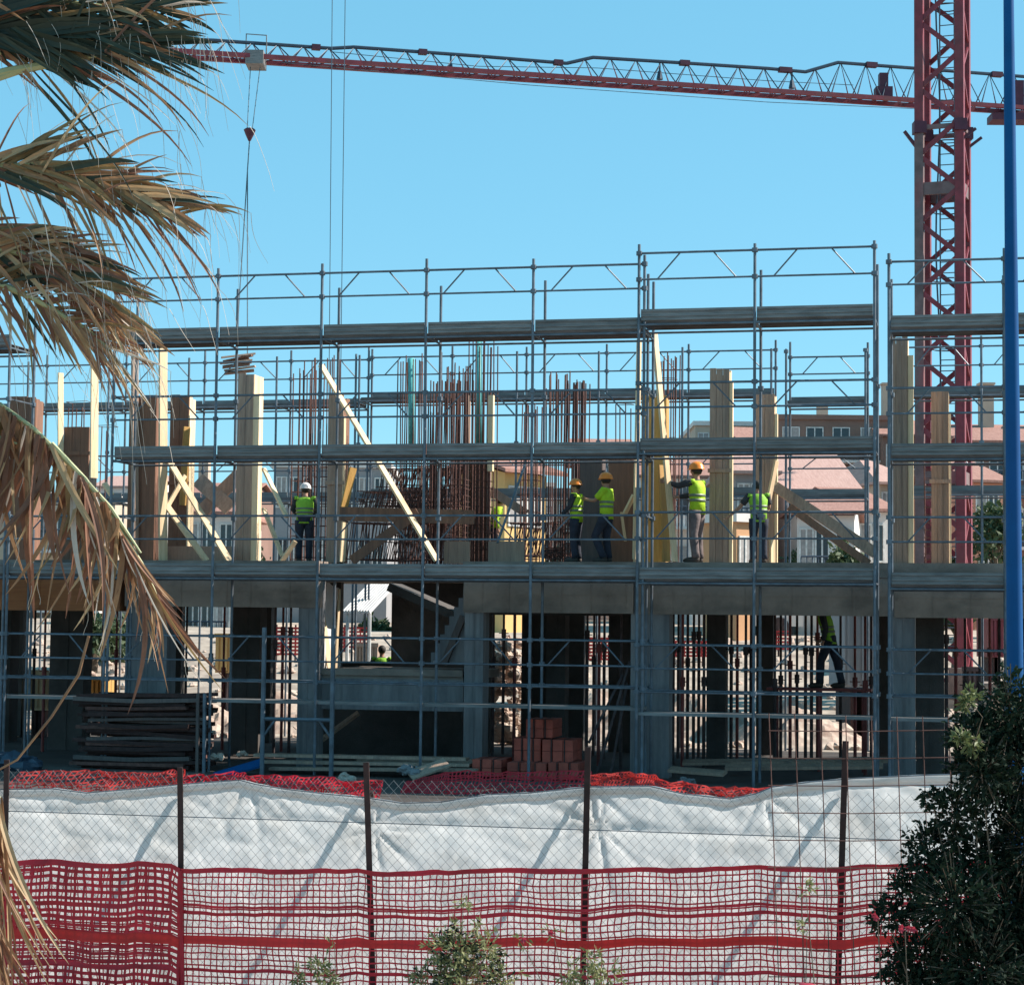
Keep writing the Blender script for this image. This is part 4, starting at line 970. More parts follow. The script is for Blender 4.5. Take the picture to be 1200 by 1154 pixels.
for px, w_ in ((370,10),(495,10),(654,11),(802,12),(920,16),(1021,14),(1168,14)):
    p = topat(onb(px).x); m = MB(); d = jd*(w_/2/29); m.bar(p-d, p+d, .26, .2, (0,0,1)); m.build('splice_plate', X['crane_dk'], jt)
for px in (528, 773, 928):
    p = topat(onb(px).x); m = MB(); m.tube([p, p+Vector((0,0,-.45))], .04, 5); m.tube([p+Vector((0,0,-.40)), p+Vector((0,0,-.75))], [.07,.14], 8); m.build('pulley', X['slate'], jt)
p = onb(1035); m = MB(); m.box(p.x-.35,p.x+.35,p.y-.3,p.y+.3,p.z+.1,p.z+.55); m.box(p.x-.18,p.x+.18,p.y-.2,p.y+.2,p.z+.55,p.z+1.15); m.build('winch', X['crane_dk'], jt)
p = onb(1190); m = MB(); m.box(p.x-.3,p.x+.3,p.y-.3,p.y+.3,p.z+.1,p.z+1.2); m.box(p.x-1.1,p.x+2.2,p.y-.5,p.y+.5,p.z-.55,p.z-.25); m.build('winch_platform', X['crane_dk'], jt)
m = MB(); m.tube([jat(330,72)+Vector((0,0,-.05)), jat(400,80), jat(620,100), jat(900,120), jat(1080,128)], .014, 4); m.build('hoist_rope', X['cable'], jt)
m = MB(); m.tube([jat(388,61), jat(560,78), jat(700,80), jat(900,95), jat(1000,100)], .014, 4); m.build('trolley_rope', X['cable'], jt)
p = onb(300); m = MB(); m.box(p.x-.35,p.x+.35,p.y-.55,p.y+.55,p.z-.32,p.z+.22)
m.tube([(p.x-.4,p.y,p.z+.1),(p.x-.4,p.y,p.z+1.0),(p.x+.4,p.y,p.z+.95),(p.x+.4,p.y,p.z+.1)], .03, 5); m.build('trolley', X['galv_dark'], jt)
pj = p
hk = jat(292.5, 158)
m = MB(); m.tube([(pj.x-.2,pj.y,pj.z), (hk.x-.1,hk.y,hk.z+.2)], .016, 4); m.tube([(pj.x+.2,pj.y,pj.z), (hk.x+.1,hk.y,hk.z+.2)], .016, 4); m.build('fall_rope', X['cable'], jt)
m = MB(); m.tube([hk+Vector((0,0,.24)), hk+Vector((0,0,.18)), hk+Vector((0,0,0)), hk+Vector((0,0,-.25))], [.17,.24,.17,.05], 10); m.build('hook_block', X['crane_dk'], jt)
# load slung below: planks on two sling legs, beyond the front scaffold (same depth as the jib tip trolley)
l0 = jat(279, 372)
sl = thing('sling_chain', 'long twin leg lifting chain hanging straight below the crane hook', 'chain', hk + Vector((0,0,-.25)), frame='w')
kb = hk + Vector((0,0,-.25)); q1, q2 = jat(276, 420), jat(290, 420)
for q in (q1, q2):
    m = MB(); m.tube([kb, jat(290, 200), q], .022, 4); m.build('chain_leg', X['cable'], sl)
ld = thing('lifted_bundle', 'brown bundle of short boards hanging from the lifting chain above the pine shutter', 'timber', jat(278, 440), frame='w')
for k in range(9):
    a = jat(260 + rnd.uniform(-2,4), 420 + k*2.4) + jn*(rnd.uniform(-.4,.4)); b = jat(296 + rnd.uniform(-5,3), 415 + k*2.6) + jn*(rnd.uniform(-.4,.4))
    m = MB(); m.bar(a, b, .22, .06, (0,0,1)); m.build('board', X['wood_brown' if k % 3 else 'wood_grey'], ld)
# hoist ropes of the near crane, its jib is above the picture
for i, (a, b, lb) in enumerate((((391.5,-260),(384,640),'left one of two thin vertical hoist ropes falling from above the picture'), ((407.5,-260),(397,640),'right one of two thin vertical hoist ropes falling from above the picture'))):
    p, q = at_d(*a, 43), at_d(*b, 43); m = MB(); m.tube([p, q], .009, 5); single(m, 'hoist_rope', lb, 'rope', X['cable'], q, 'hoist ropes', frame='w')

# ------------------------------------------------------------------ houses behind the site
def hm(name, c, **k): return mat(name, c, .9, 0, var=.12, scale=.5, bump=.15, bscale=3, **k)
HM = dict(brown=hm('brown_render', (.20,.125,.10)), pink=hm('pale_pink_render', (.50,.36,.31)), ochre=hm('ochre_render', (.66,.42,.17)), grey=hm('grey_render', (.26,.26,.27)), white=hm('white_render', (.62,.58,.55)), plum=hm('plum_render', (.21,.125,.10)), beige=hm('beige_render', (.45,.36,.28)), orange=hm('orange_render', (.50,.27,.14)), salmon=hm('salmon_render', (.46,.22,.15)))
ROOF = mat('clay_tile_roof', (.36,.19,.15), .9, 0, c2=(.24,.11,.085), scale=2, stretch=(6,1,1), bump=.5, bscale=12)
PROOF = mat('faded_pink_tile_roof', (.46,.29,.25), .9, 0, c2=(.36,.21,.18), scale=2, stretch=(6,1,1), bump=.5, bscale=12)
GLASS = mat('dark_window_glass', (.03,.04,.05), .12, 0, var=.2); FRM = mat('window_frame_white', (.55,.54,.52), .6); SHUT = mat('roller_shutter', (.30,.28,.27), .7, var=.2)
def house(label, px0, px1, py_eave, d, depth, wallm, roofm=None, ridge=None, yaw=0., nwin=3, floors=2, gable='front', roof_over=.35, chim=0, balcony=False, name='house', win='glass', floor_h=2.9, pitch=.35):
    """front wall spans px0..px1 at distance d; yaw turns the house; roof: flat, gable along the front (ridge parallel) or hip"""
    a = at_d(px0, py_eave, d); b = at_d(px1, py_eave, d); cx, cy = (a.x+b.x)/2, d; w = (b.x-a.x)/math.cos(yaw); ze = (a.z+b.z)/2
    zg = gz(cx, cy) - .3
    t = thing(name, label, 'house', (cx, cy, zg), frame='w'); t.rotation_euler.z = yaw; ORG[t.name] = Vector((cx, cy, zg))
    x0, x1, y0, y1 = cx-w/2, cx+w/2, cy, cy+depth
    m = MB(); m.box(x0, x1, y0, y1, zg, ze)
    if roofm and gable == 'front':
        zr = ze + depth*.5*pitch
        m.add([(x0,y0,ze),(x0,y1,ze),(x0,(y0+y1)/2,zr-.05)], [(0,1,2)]); m.add([(x1,y0,ze),(x1,y1,ze),(x1,(y0+y1)/2,zr-.05)], [(0,2,1)])
    m.build('wall', HM[wallm], t)
    o = roof_over
    if roofm:
        m = MB(); zr = ze + (depth*.5+o)*pitch; ym = (y0+y1)/2; th_ = .12
        if gable == 'front':
            e = ze - o*pitch*.2 + .02
            for s, ya in ((1, y0-o), (-1, y1+o)):
                m.add([(x0-o,ya,e),(x1+o,ya,e),(x1+o,ym,zr),(x0-o,ym,zr),(x0-o,ya,e+th_),(x1+o,ya,e+th_),(x1+o,ym,zr+th_),(x0-o,ym,zr+th_)], [(0,1,2,3),(4,7,6,5),(0,4,5,1),(1,5,6,2),(2,6,7,3),(3,7,4,0)])
        else:
            e = ze + .02; i = min(w*.35, depth*.45)
            m.add([(x0-o,y0-o,e),(x1+o,y0-o,e),(x1+o,y1+o,e),(x0-o,y1+o,e),(x0+i,ym,zr),(x1-i,ym,zr),(x0-o,y0-o,e-th_),(x1+o,y0-o,e-th_),(x1+o,y1+o,e-th_),(x0-o,y1+o,e-th_)],
                  [(0,1,5,4),(1,2,5),(2,3,4,5),(3,0,4),(6,7,1,0),(7,8,2,1),(8,9,3,2),(9,6,0,3),(9,8,7,6)])
        m.build('roof', X[roofm] if roofm in X else (ROOF if roofm == 'roof' else PROOF), t)
    else:
        m = MB(); m.box(x0-.15, x1+.15, y0-.15, y1+.15, ze+.003, ze+.28); m.box(x0+.2, x1-.2, y0+.2, y1-.2, ze+.283, ze+.32); m.build('parapet', HM['plum' if wallm == 'brown' else 'white'], t)
    for k in range(chim):
        x = x0 + w*(.25 + .45*k); m = MB(); m.box(x-.35, x+.35, y0+depth*.4, y0+depth*.4+.7, ze, ze+depth*.25+1.0); m.box(x-.42, x+.42, y0+depth*.4-.07, y0+depth*.4+.77, ze+depth*.25+1.003, ze+depth*.25+1.12); m.build('chimney', HM['beige'], t)
    for fl in range(floors):
        zt_ = ze - .5 - fl*floor_h
        if zt_ - 1.4 < zg: break
        for k in range(nwin):
            xc = x0 + w*(k+.5)/nwin + .12*math.sin(k*5+fl); ww, hh = min(.55, w/nwin*.3), 1.35
            m = MB(); f_ = .06
            m.box(xc-ww-f_, xc+ww+f_, y0-.05, y0-.002, zt_-hh-f_, zt_-hh); m.box(xc-ww-f_, xc+ww+f_, y0-.05, y0-.002, zt_, zt_+f_); m.box(xc-ww-f_, xc-ww, y0-.05, y0-.002, zt_-hh, zt_); m.box(xc+ww, xc+ww+f_, y0-.05, y0-.002, zt_-hh, zt_); m.box(xc-.03, xc+.03, y0-.05, y0-.002, zt_-hh, zt_)
            wo = m.build('window', FRM, t)
            m = MB(); m.box(xc-ww, xc+ww, y0-.02, y0-.001, zt_-hh, zt_); m.build('pane', GLASS if (k+fl) % 3 else SHUT, wo)
        if balcony:
            m = MB(); m.box(x0+w*.1, x1-w*.1, y0-1.1, y0-.003, zt_-hh-.75, zt_-hh-.6); m.build('balcony_slab', HM['white'], t)
            m = MB(); n_ = int(w*5)
            for k in range(n_): x = x0+w*.1 + w*.8*k/(n_-1); m.tube([(x, y0-1.05, zt_-hh-.6), (x, y0-1.05, zt_-hh+.35)], .02, 4)
            m.tube([(x0+w*.1, y0-1.05, zt_-hh+.37), (x1-w*.1, y0-1.05, zt_-hh+.37)], .035, 5); m.build('railing', X['slate'], t)
    return t
house('large brown flat roofed block rising behind the pink roofed house', 912, 1062, 492, 120, 12, 'brown', None, floors=3, nwin=5, balcony=True)
house('low beige rooftop block behind the tall grey board shutter', 815, 890, 499, 128, 10, 'beige', None, floors=2, nwin=4)
h = house('house with faded pink tiled roof and a rooftop skylight right of the bareheaded worker', 918, 1004, 577, 84, 9, 'pink', 'proof', yaw=.10, floors=2, nwin=3, pitch=.42, roof_over=.25)
o_ = ORG[h.name]
m = MB(); m.bar((o_.x-1.0, o_.y+1.1, at_d(950,562,84).z), (o_.x+.4, o_.y+1.1, at_d(950,562,84).z), .9, .12, (0,-.4,1)); m.build('skylight', GLASS, h)
m = MB(); m.bar((o_.x-1.1, o_.y+.72, at_d(950,571,84).z), (o_.x+.5, o_.y+.72, at_d(950,571,84).z), .16, .16, (0,-.4,1)); m.build('skylight_sill', FRM, h)
house('house with beige hipped roof and balcony right of the tall worker', 862, 900, 553, 80, 8, 'grey', 'proof', gable='hip', floors=2, nwin=2, balcony=True, roof_over=.5)
house('white low house with orange base below the faded pink roof', 935, 1000, 604, 72, 6, 'white', 'roof', yaw=-.2, floors=1, nwin=3, pitch=.2, balcony=True)
house('pale orange house side left of the bareheaded worker', 862, 884, 612, 66, 1.5, 'orange', None, yaw=.7, floors=1, nwin=1)
house('plum coloured terrace with tiled roof right of the crane mast', 1128, 1330, 520, 105, 10, 'plum', 'roof', floors=3, nwin=7, chim=2, balcony=True, pitch=.25)
house('brown terrace house close behind the crane mast', 1035, 1122, 512, 118, 10, 'brown', 'roof', floors=3, nwin=4, chim=1, pitch=.25)
house('sunlit ochre house with brown tiled roof behind the loose thin stay', 592, 640, 556, 74, 2.4, 'ochre', 'roof', yaw=.8, floors=2, nwin=2, pitch=.3, roof_over=.6)
house('house with reddish roof showing just above the mid deck, behind the paired workers', 676, 738, 534, 112, 9, 'pink', 'roof', floors=2, nwin=4, pitch=.25)
house('grey metal clad block with white window bands behind the worker in the pale helmet', 322, 455, 548, 96, 9, 'grey', None, floors=3, nwin=8)
house('pale house behind the bright diagonal braces', 215, 278, 600, 82, 8, 'white', 'roof', floors=2, nwin=3, balcony=True, gable='hip', pitch=.3)
house('beige apartment block behind the drooping palm fronds', 20, 135, 586, 100, 9, 'beige', None, floors=3, nwin=5, balcony=True)
house('pale house behind the narrow gap left of the ochre shutter', 745, 835, 560, 102, 9, 'white', 'roof', floors=2, nwin=4, pitch=.25, balcony=True)
house('grey house behind the dense starter bars', 455, 560, 590, 108, 9, 'grey', 'roof', floors=2, nwin=5, pitch=.2)
house('low beige row behind the leftmost bays', -190, 30, 600, 112, 9, 'beige', 'roof', floors=2, nwin=8, pitch=.25)

house('small white house with clay roof between the two scaffolds, right of the pink roof', 1004, 1042, 600, 78, 6, 'white', 'roof', yaw=.3, floors=2, nwin=2, pitch=.3)
house('small beige house with hipped roof behind the right end of the brown braces', 1030, 1076, 566, 98, 7, 'beige', 'proof', gable='hip', yaw=.3, floors=2, nwin=3)
house('small salmon house with clay roof right of the mast, above the hedge', 1140, 1176, 566, 92, 7, 'salmon', 'roof', yaw=.25, floors=2, nwin=2, pitch=.3, balcony=True)
house('tiny white house with clay roof left of the large brown flat roofed block', 872, 908, 520, 116, 7, 'white', 'roof', yaw=.2, floors=2, nwin=2, pitch=.3)
HR = random.Random(41)
row = [(-60,150,'beige'),(40,146,'grey'),(150,158,'white'),(245,140,'plum'),(330,165,'beige'),(420,150,'white'),(520,160,'pink'),(610,145,'grey'),(700,162,'beige'),(770,150,'plum'),(850,160,'pink'),(1000,150,'beige'),(1085,160,'white'),(1180,142,'pink'),(1260,155,'grey')]
ADJ = ['beige block on the hill behind the drooping palm fronds','grey block on the hill left of the dark red-brown shutter','white block on the hill behind the bright full-height board','plum block on the hill beside the broad pine shutter','beige block on the hill above the pale helmet','white block on the hill behind the longest diagonal plank','pink block on the hill behind the dense starter bars','grey block on the hill right of the ochre house','beige block on the hill above the paired workers','plum block on the hill behind the ochre shutter','pink block on the hill behind the tall grey board shutter','beige block on the hill behind the gap between two scaffolds','white block on the hill behind the crane mast','pink block on the hill left of the blue pole','grey block on the hill at the right edge']
for (px, d, wm), lb in zip(row, ADJ):
    wd_ = HR.uniform(70, 105); top = {850: 520, 1000: 512, 1085: 508, 1180: 515, 1260: 512}.get(px, HR.uniform(566, 602))
    house(lb, px-wd_/2, px+wd_/2, top, d, 8, wm, HR.choice((None, 'roof', 'proof')), floors=3, nwin=HR.choice((3,4,5)), yaw=HR.uniform(-.25,.35), pitch=.25, chim=HR.choice((0,1)), balcony=HR.random() < .5)
# ------------------------------------------------------------------ things seen through the ground floor
GRP = 'things on the bright ground behind the building'
def yard(name, label, cat, px0, px1, y0, y1, d, mtl, kind='box', depth=2.0):
    a = at_d(px0, y1, d); b = at_d(px1, y0, d); t = thing(name, label, cat, (a.x, d, a.z), frame='w')
    return t, a, b
def orange_fence(px0, px1, y0, y1, d, label):
    t, a, b = yard('barrier_fence', label, 'barrier', px0, px1, y0, y1, d, None); z0 = a.z; z1 = b.z
    m = MB(); n_ = max(4, int((b.x-a.x)/.12))
    for i in range(n_+1): x = a.x+(b.x-a.x)*i/n_; m.box(x-.022, x+.022, d, d+.004, z0, z1)
    k_ = int((z1-z0)/.1)
    for j in range(k_+1): z = z0+(z1-z0)*j/k_; m.box(a.x, b.x, d-.006, d-.002, z-.03, z+.03)
    m.build('mesh', X['net_far'], t)
    for i in range(3):
        x = a.x + (b.x-a.x)*(i+.5)/3; m = MB(); m.tube([(x, d+.03, gz(x,d)-.1), (x, d+.03, z1+.1)], .03, 6); m.build('post', X['rust_dark'], t)
orange_fence(318, 352, 736, 766, 60, 'orange mesh barrier in the yard left of the stair hall')
orange_fence(398, 432, 736, 762, 62, 'orange mesh barrier seen through the stair hall')
orange_fence(680, 720, 748, 772, 60, 'orange mesh barrier in the gap left of the blue-grey column')
orange_fence(782, 832, 752, 768, 60, 'orange mesh barrier right of the blue-grey column')
orange_fence(900, 925, 740, 760, 62, 'orange mesh barrier left of the striding person')
def crate(name, label, cat, px0, px1, y0, y1, d, mt, legs=True, depth=1.6, ribs=4):
    t, a, b = yard(name, label, cat, px0, px1, y0, y1, d, None)
    zg = gz((a.x+b.x)/2, d); z0 = max(a.z, zg)
    m = MB(); m.box(a.x, b.x, d, d+depth, z0, b.z); m.build('body', mt, t)
    m = MB()
    for i in range(ribs): x = a.x + (b.x-a.x)*(i+.5)/ribs; m.box(x-.03, x+.03, d-.04, d-.002, z0+.05, b.z-.05)
    m.box(a.x-.03, b.x+.03, d-.06, d-.003, b.z-.05, b.z+.06); m.build('rib', mt, t)
    m = MB()
    for x in (a.x+.15, b.x-.25): m.box(x, x+.1, d+.1, d+depth-.1, zg-.1, z0-.003 if z0 > zg+.05 else zg+.05)
    m.build('foot', X['rust_dark'], t); return t
crate('site_silo', 'yellow orange machine housing between columns on the left', 'machine', 252, 273, 745, 788, 52, HM['ochre'])
crate('site_cabin', 'white container cabin behind the striding person', 'cabin', 1026, 1078, 716, 812, 50, HM['white'], depth=2.4)
crate('site_cabin', 'grey and white cabin panel right of the striding person', 'cabin', 990, 1024, 716, 805, 48, HM['grey'], depth=2.4)
crate('pallet_box', 'brown pallet box of stakes left of the far worker', 'box', 416, 442, 756, 778, 54, X['wood_grey'], ribs=7)
crate('pallet_box', 'ochre pallet box on the yard behind the palm', 'box', 100, 122, 795, 816, 48, X['ochre'])
crate('pallet_box', 'stack of pale boards on the yard in the leftmost gap', 'box', 30, 56, 788, 832, 46, X['wood'], ribs=3)
crate('site_silo', 'red machine housing right of the mast foot', 'machine', 1160, 1176, 725, 770, 56, X['crane'])
crate('pallet_box', 'dark crate at the foot of the crane mast', 'box', 1128, 1150, 784, 822, 50, X['steel_dark'])
# a parked white van
t, a, b = yard('parked_van', 'pale van parked on the bright ground between two props', 'van', 852, 886, 752, 784, 70, None)
zg = gz(a.x, 70)+.0
a.z = zg; x0, x1 = a.x-1.2, b.x+1.6
m = MB(); pr = [(x0,.35),(x1,.35),(x1,.95),(x1-.35,1.05),(x1-.95,1.75),(x0+.1,1.85),(x0,1.7)]
m.add([(x, 70, zg+z) for x, z in pr] + [(x, 71.8, zg+z) for x, z in pr], [tuple(range(7))] + [tuple(range(13,6,-1))] + [(i, 7+i, 7+(i+1)%7, (i+1)%7) for i in range(7)]); m.build('body', HM['white'], t)
for x in (x0+.7, x1-.8):
    m = MB(); m.tube([(x, 69.95, zg+.33), (x, 70.2, zg+.33)], .33, 14); m.build('wheel', X['steel_dark'], t)
m = MB(); m.add([(x1-1.5,69.985,zg+1.1),(x1-.5,69.985,zg+1.1),(x1-1.0,69.985,zg+1.65),(x1-1.5,69.985,zg+1.65)], [(0,1,2,3)]); m.add([(x0+.3,69.985,zg+1.1),(x1-1.6,69.985,zg+1.1),(x1-1.6,69.985,zg+1.65),(x0+.3,69.985,zg+1.65)], [(0,1,2,3)]); m.build('side_window', GLASS, t)
# heaps of soil
for i, (px, py, d, r, lb) in enumerate(((330,800,50,1.2,'pale soil heap seen in the bay left of the stair hall'),(930,812,48,1.3,'pale soil heap behind the props left of the striding person'),(700,812,50,1.2,'pale soil heap in the narrow gap left of the blue-grey column'),
                              (808,806,50,1.3,'pale soil heap behind the props right of the blue-grey column'),(1140,800,49,1.1,'pale soil heap near the foot of the crane mast'),(235,802,50,.9,'pale soil heap behind the palm tips'))):
    p = at_d(px, py, d); m = MB(); n_ = 26
    for a_ in range(n_+1):
        for b_ in range(n_+1):
            x, y = (a_/n_*2-1)*r*1.5, (b_/n_*2-1)*r*1.1; q = max(0, 1 - math.hypot(x/(r*1.5), y/(r*1.1))); nz = noise.noise(Vector((x*2+i*9, y*2, 1)))*.25 + noise.noise(Vector((x*7+i*9, y*7, 2)))*.14
            m.v.append((p.x+x, d+y, gz(p.x+x, d+y) - .05 + q*r*.85 + nz*min(1, q*3)))
    for a_ in range(n_):
        for b_ in range(n_): m.f.append((a_*(n_+1)+b_, (a_+1)*(n_+1)+b_, (a_+1)*(n_+1)+b_+1, a_*(n_+1)+b_+1)); m.m.append(0)
    single(m, 'soil_heap', lb, 'soil', X['rubble'], (p.x, d, gz(p.x,d)), GRP, frame='w')
m = MB(); RR = random.Random(77)
for k in range(700):
    x, y = RR.uniform(-17, 17), RR.uniform(45.5, 66); lump(m, (x, y, gz(x, y)+.02), RR.uniform(.05, .22), k*1.3, .7)
o_ = m.build('scattered_rubble', X['rubble']); tag(o_, 'broken bricks and stones scattered over the bright ground behind the building', 'rubble', None, 'stuff')

# ------------------------------------------------------------------ blue pole
p, q = at_d(1182, 0, 14), at_d(1189.5, 785, 14)
d = (p-q)/(p.z-q.z); bz = q + d*(0.0-q.z); tz = p + d*1.5
bp = thing('blue_pole', 'tall blue painted steel pole rising in front of the site, slightly tapered', 'pole', bz, frame='w')
m = MB(); k = 14/F
m.tube([bz - Vector((0,0,.1)), q, p, tz], [10.8*k*1.05, 9.6*k, 6.1*k, 5.6*k], 20); m.build('shaft', X['pole'], bp, True)
m = MB(); m.tube([bz + d*.02, bz + d*.35], .085, 20); m.box(bz.x-.16,bz.x+.16,bz.y-.16,bz.y+.16,bz.z-.02,bz.z+.025); m.build('base_collar', X['pole'], bp)

# ------------------------------------------------------------------ world, sun
wd = bpy.data.worlds.new('World'); sc.world = wd; wd.use_nodes = True
N = wd.node_tree.nodes; Lk = wd.node_tree.links.new
SUN_AZ, SUN_EL = R(8), R(40)            # to the right of the view (+x), a little behind the building
sv = Vector((math.cos(SUN_EL)*math.cos(SUN_AZ), math.cos(SUN_EL)*math.sin(SUN_AZ), math.sin(SUN_EL)))
sky = N.new('ShaderNodeTexSky'); sky.sky_type = 'NISHITA'; sky.sun_disc = False; sky.sun_elevation = SUN_EL; sky.sun_rotation = R(90) - SUN_AZ
sky.air_density = 1.0; sky.dust_density = .0; sky.ozone_density = 1.2; sky.altitude = 900
tint = N.new('ShaderNodeMixRGB'); tint.blend_type = 'MULTIPLY'; tint.inputs['Fac'].default_value = 1; tint.inputs['Color2'].default_value = (.78, .93, .96, 1)
Lk(sky.outputs[0], tint.inputs['Color1']); Lk(tint.outputs[0], N['Background'].inputs['Color']); N['Background'].inputs['Strength'].default_value = .10
haze_bg = N.new('ShaderNodeBackground'); haze_bg.inputs['Color'].default_value = (.100, .345, .470, 1); haze_bg.inputs['Strength'].default_value = 1.0   # the even bright veil of a summer sky
mixw = N.new('ShaderNodeMixShader'); mixw.inputs['Fac'].default_value = .6
Lk(N['Background'].outputs[0], mixw.inputs[1]); Lk(haze_bg.outputs[0], mixw.inputs[2]); Lk(mixw.outputs[0], N['World Output'].inputs['Surface'])
sl_ = bpy.data.lights.new('sun', 'SUN'); so = bpy.data.objects.new('sun', sl_); COL.objects.link(so)
sl_.energy = 5.0; sl_.angle = R(.5); sl_.color = (1, .92, .82)
so.rotation_euler = sv.to_track_quat('Z', 'Y').to_euler()
vs = sc.view_settings; vs.view_transform = 'Standard'; vs.look = 'None'; vs.gamma = 1; vs.exposure = .95
sc.render.film_transparent = False
# ------------------------------------------------------------------ leaves
LEAF_D = mat('dark_leaf', (.016,.032,.017), .8, 0, c2=(.008,.016,.011), scale=3, trans=.1, spec=.15)
LEAF_M = mat('mid_leaf', (.14,.16,.06), .6, 0, c2=(.06,.085,.03), scale=4, trans=.3)
LEAF_L = mat('pale_leaf', (.30,.30,.14), .6, 0, c2=(.16,.18,.07), scale=4, trans=.3)
LEAF_F = mat('far_leaf', (.07,.10,.04), .7, 0, c2=(.035,.06,.025), scale=1.5, trans=.2)
BARK = mat('bark', (.12,.09,.065), .9, 0, var=.35, scale=5, bump=.5)
PETAL = mat('pink_petal', (.42,.04,.07), .6, 0, var=.2, trans=.3)
def leaf(mb, p, d, n, ln, wd, m=0):
    d = d.normalized(); s = d.cross(n); s = s.normalized() if s.length > 1e-4 else Vector((1,0,0)); up = s.cross(d)
    a = p; b = p + d*ln*.5 + s*wd*.5 + up*wd*.15; c = p + d*ln; e = p + d*ln*.5 - s*wd*.5 + up*wd*.15; k = p + d*ln*.55
    mb.add([a, b, c, e, k], [(0,1,4),(1,2,4),(2,3,4),(3,0,4)], m)
def rv(r): 
    while True:
        v = Vector((r.uniform(-1,1), r.uniform(-1,1), r.uniform(-1,1)))
        if .05 < v.length < 1: return v.normalized()
def bush(name, label, cat, base, clumps, nleaf, ln, wd, mats, seed, stems=6, srad=1., petals=0, hang=.1):
    r = random.Random(seed); t = thing(name, label, cat, base, frame='w'); m = MB(); st = MB(); base = Vector(base)
    vol = [c[1]**2.2 for c in clumps]; tot = sum(vol)
    for (c, rad), v_ in zip(clumps, vol):
        c = Vector(c); nb = int(nleaf*v_/tot)
        ntw = max(4, nb//9)
        for q in range(ntw):
            d = rv(r); p0 = c + d*rad*r.uniform(.15,.6); tip = c + d*rad*(r.uniform(.7,1.12) + .22*noise.noise(d*2.3+c))
            if q % 2 == 0: st.tube([p0, tip], .0035 if ln < .09 else .006, 3, cap=False)
            k = max(2, nb//ntw)
            for i in range(k):
                f = (i+.6)/k; p = p0.lerp(tip, f) + rv(r)*ln*.35; dd = (d*.8 + rv(r)*.9 + Vector((0,0,-hang)))
                leaf(m, p, dd, rv(r), ln*r.uniform(.65,1.2), wd*r.uniform(.7,1.2), r.choice((0,0,0,1)) if len(mats) > 1 else 0)
        st.tube([base + Vector((r.uniform(-.05,.05), r.uniform(-.05,.05), -.05)), base.lerp(c, .5) + Vector((r.uniform(-.1,.1),0,0)), c], [.03*srad, .018*srad, .007*srad], 6)
    m.build('crown', mats, t); st.build('stem', BARK, t)
    for i in range(petals):
        c, rad = r.choice(clumps); p = Vector(c) + Vector((r.uniform(-.8,.8)*rad, -rad*.85, r.uniform(-.6,.8)*rad)); f = MB()
        for k in range(5): leaf(f, p, Vector((math.cos(k*1.257), -.5, math.sin(k*1.257))), Vector((0,-1,.3)), .028, .024)
        f.build('flower', PETAL, t)
    return t
# dark bush on the right, in front of the blue pole
DB = 12.5
def pc(px, py, rpx, dd=0.): return (at_d(px, py, DB+dd), rpx*DB/F)
cl = [pc(1185,840,56), pc(1140,862,36,-.1), pc(1200,905,75,.1), pc(1150,905,44,-.2), pc(1212,990,64), pc(1118,955,36,-.1), pc(1090,1000,38), pc(1150,1010,46,.1), pc(1120,1060,60,-.2), pc(1190,1080,70), pc(1062,1048,30), pc(1040,1075,24,-.1), pc(1078,1120,40),
      pc(1150,1140,70,-.2), pc(1040,1130,18), pc(1225,850,60,.2), pc(1240,1100,80), pc(1100,1180,70), pc(1200,1200,90), pc(1092,935,16,-.1)]
bb = at_d(1180, 1154, DB); bush('dark_bush', 'large dark leafy bush at the right, covering the foot of the blue pole', 'bush', (bb.x, DB, -.02), cl, 40000, .046, .023, [LEAF_D, LEAF_D], 3, srad=.5)
lt = at_d(1128, 830, DB-.35)
bush('leafy_sprig', 'small lighter green leafy sprig at the upper left edge of the dark bush', 'plant', (lt.x+.1, DB-.3, lt.z-.15), [(at_d(1136,820,DB-.4), .07), (at_d(1128,866,DB-.4), .05), (at_d(1140,870,DB-.35), .05)], 260, .055, .022, [LEAF_M], 8, srad=.12)
for i, (px, py, r_, lb) in enumerate(((1062,1088,.035,'pink oleander blossom cluster low at the left edge of the dark bush'), (1030,1075,.02,'red blossom left of the dark bush'))):
    p = at_d(px, py, DB-.55); f = thing('blossom', lb, 'flower', p, frame='w'); r = random.Random(i)
    for k in range(5 if i == 0 else 2):
        c = p + Vector((r.uniform(-1,1)*r_*1.8, r.uniform(-.02,.02), r.uniform(-1,1)*r_)); m = MB()
        for q in range(5): leaf(m, c, Vector((math.cos(q*1.257), -.5, math.sin(q*1.257))), Vector((0,-1,.3)), .022, .02)
        m.build('petals', PETAL, f)
    m = MB(); m.tube([p + Vector((0,.03,-.02)), p + Vector((.03,.08,-.6)), Vector((p.x+.35, p.y+.4, p.z-1.0))], .003, 5); m.build('stem', BARK, f)
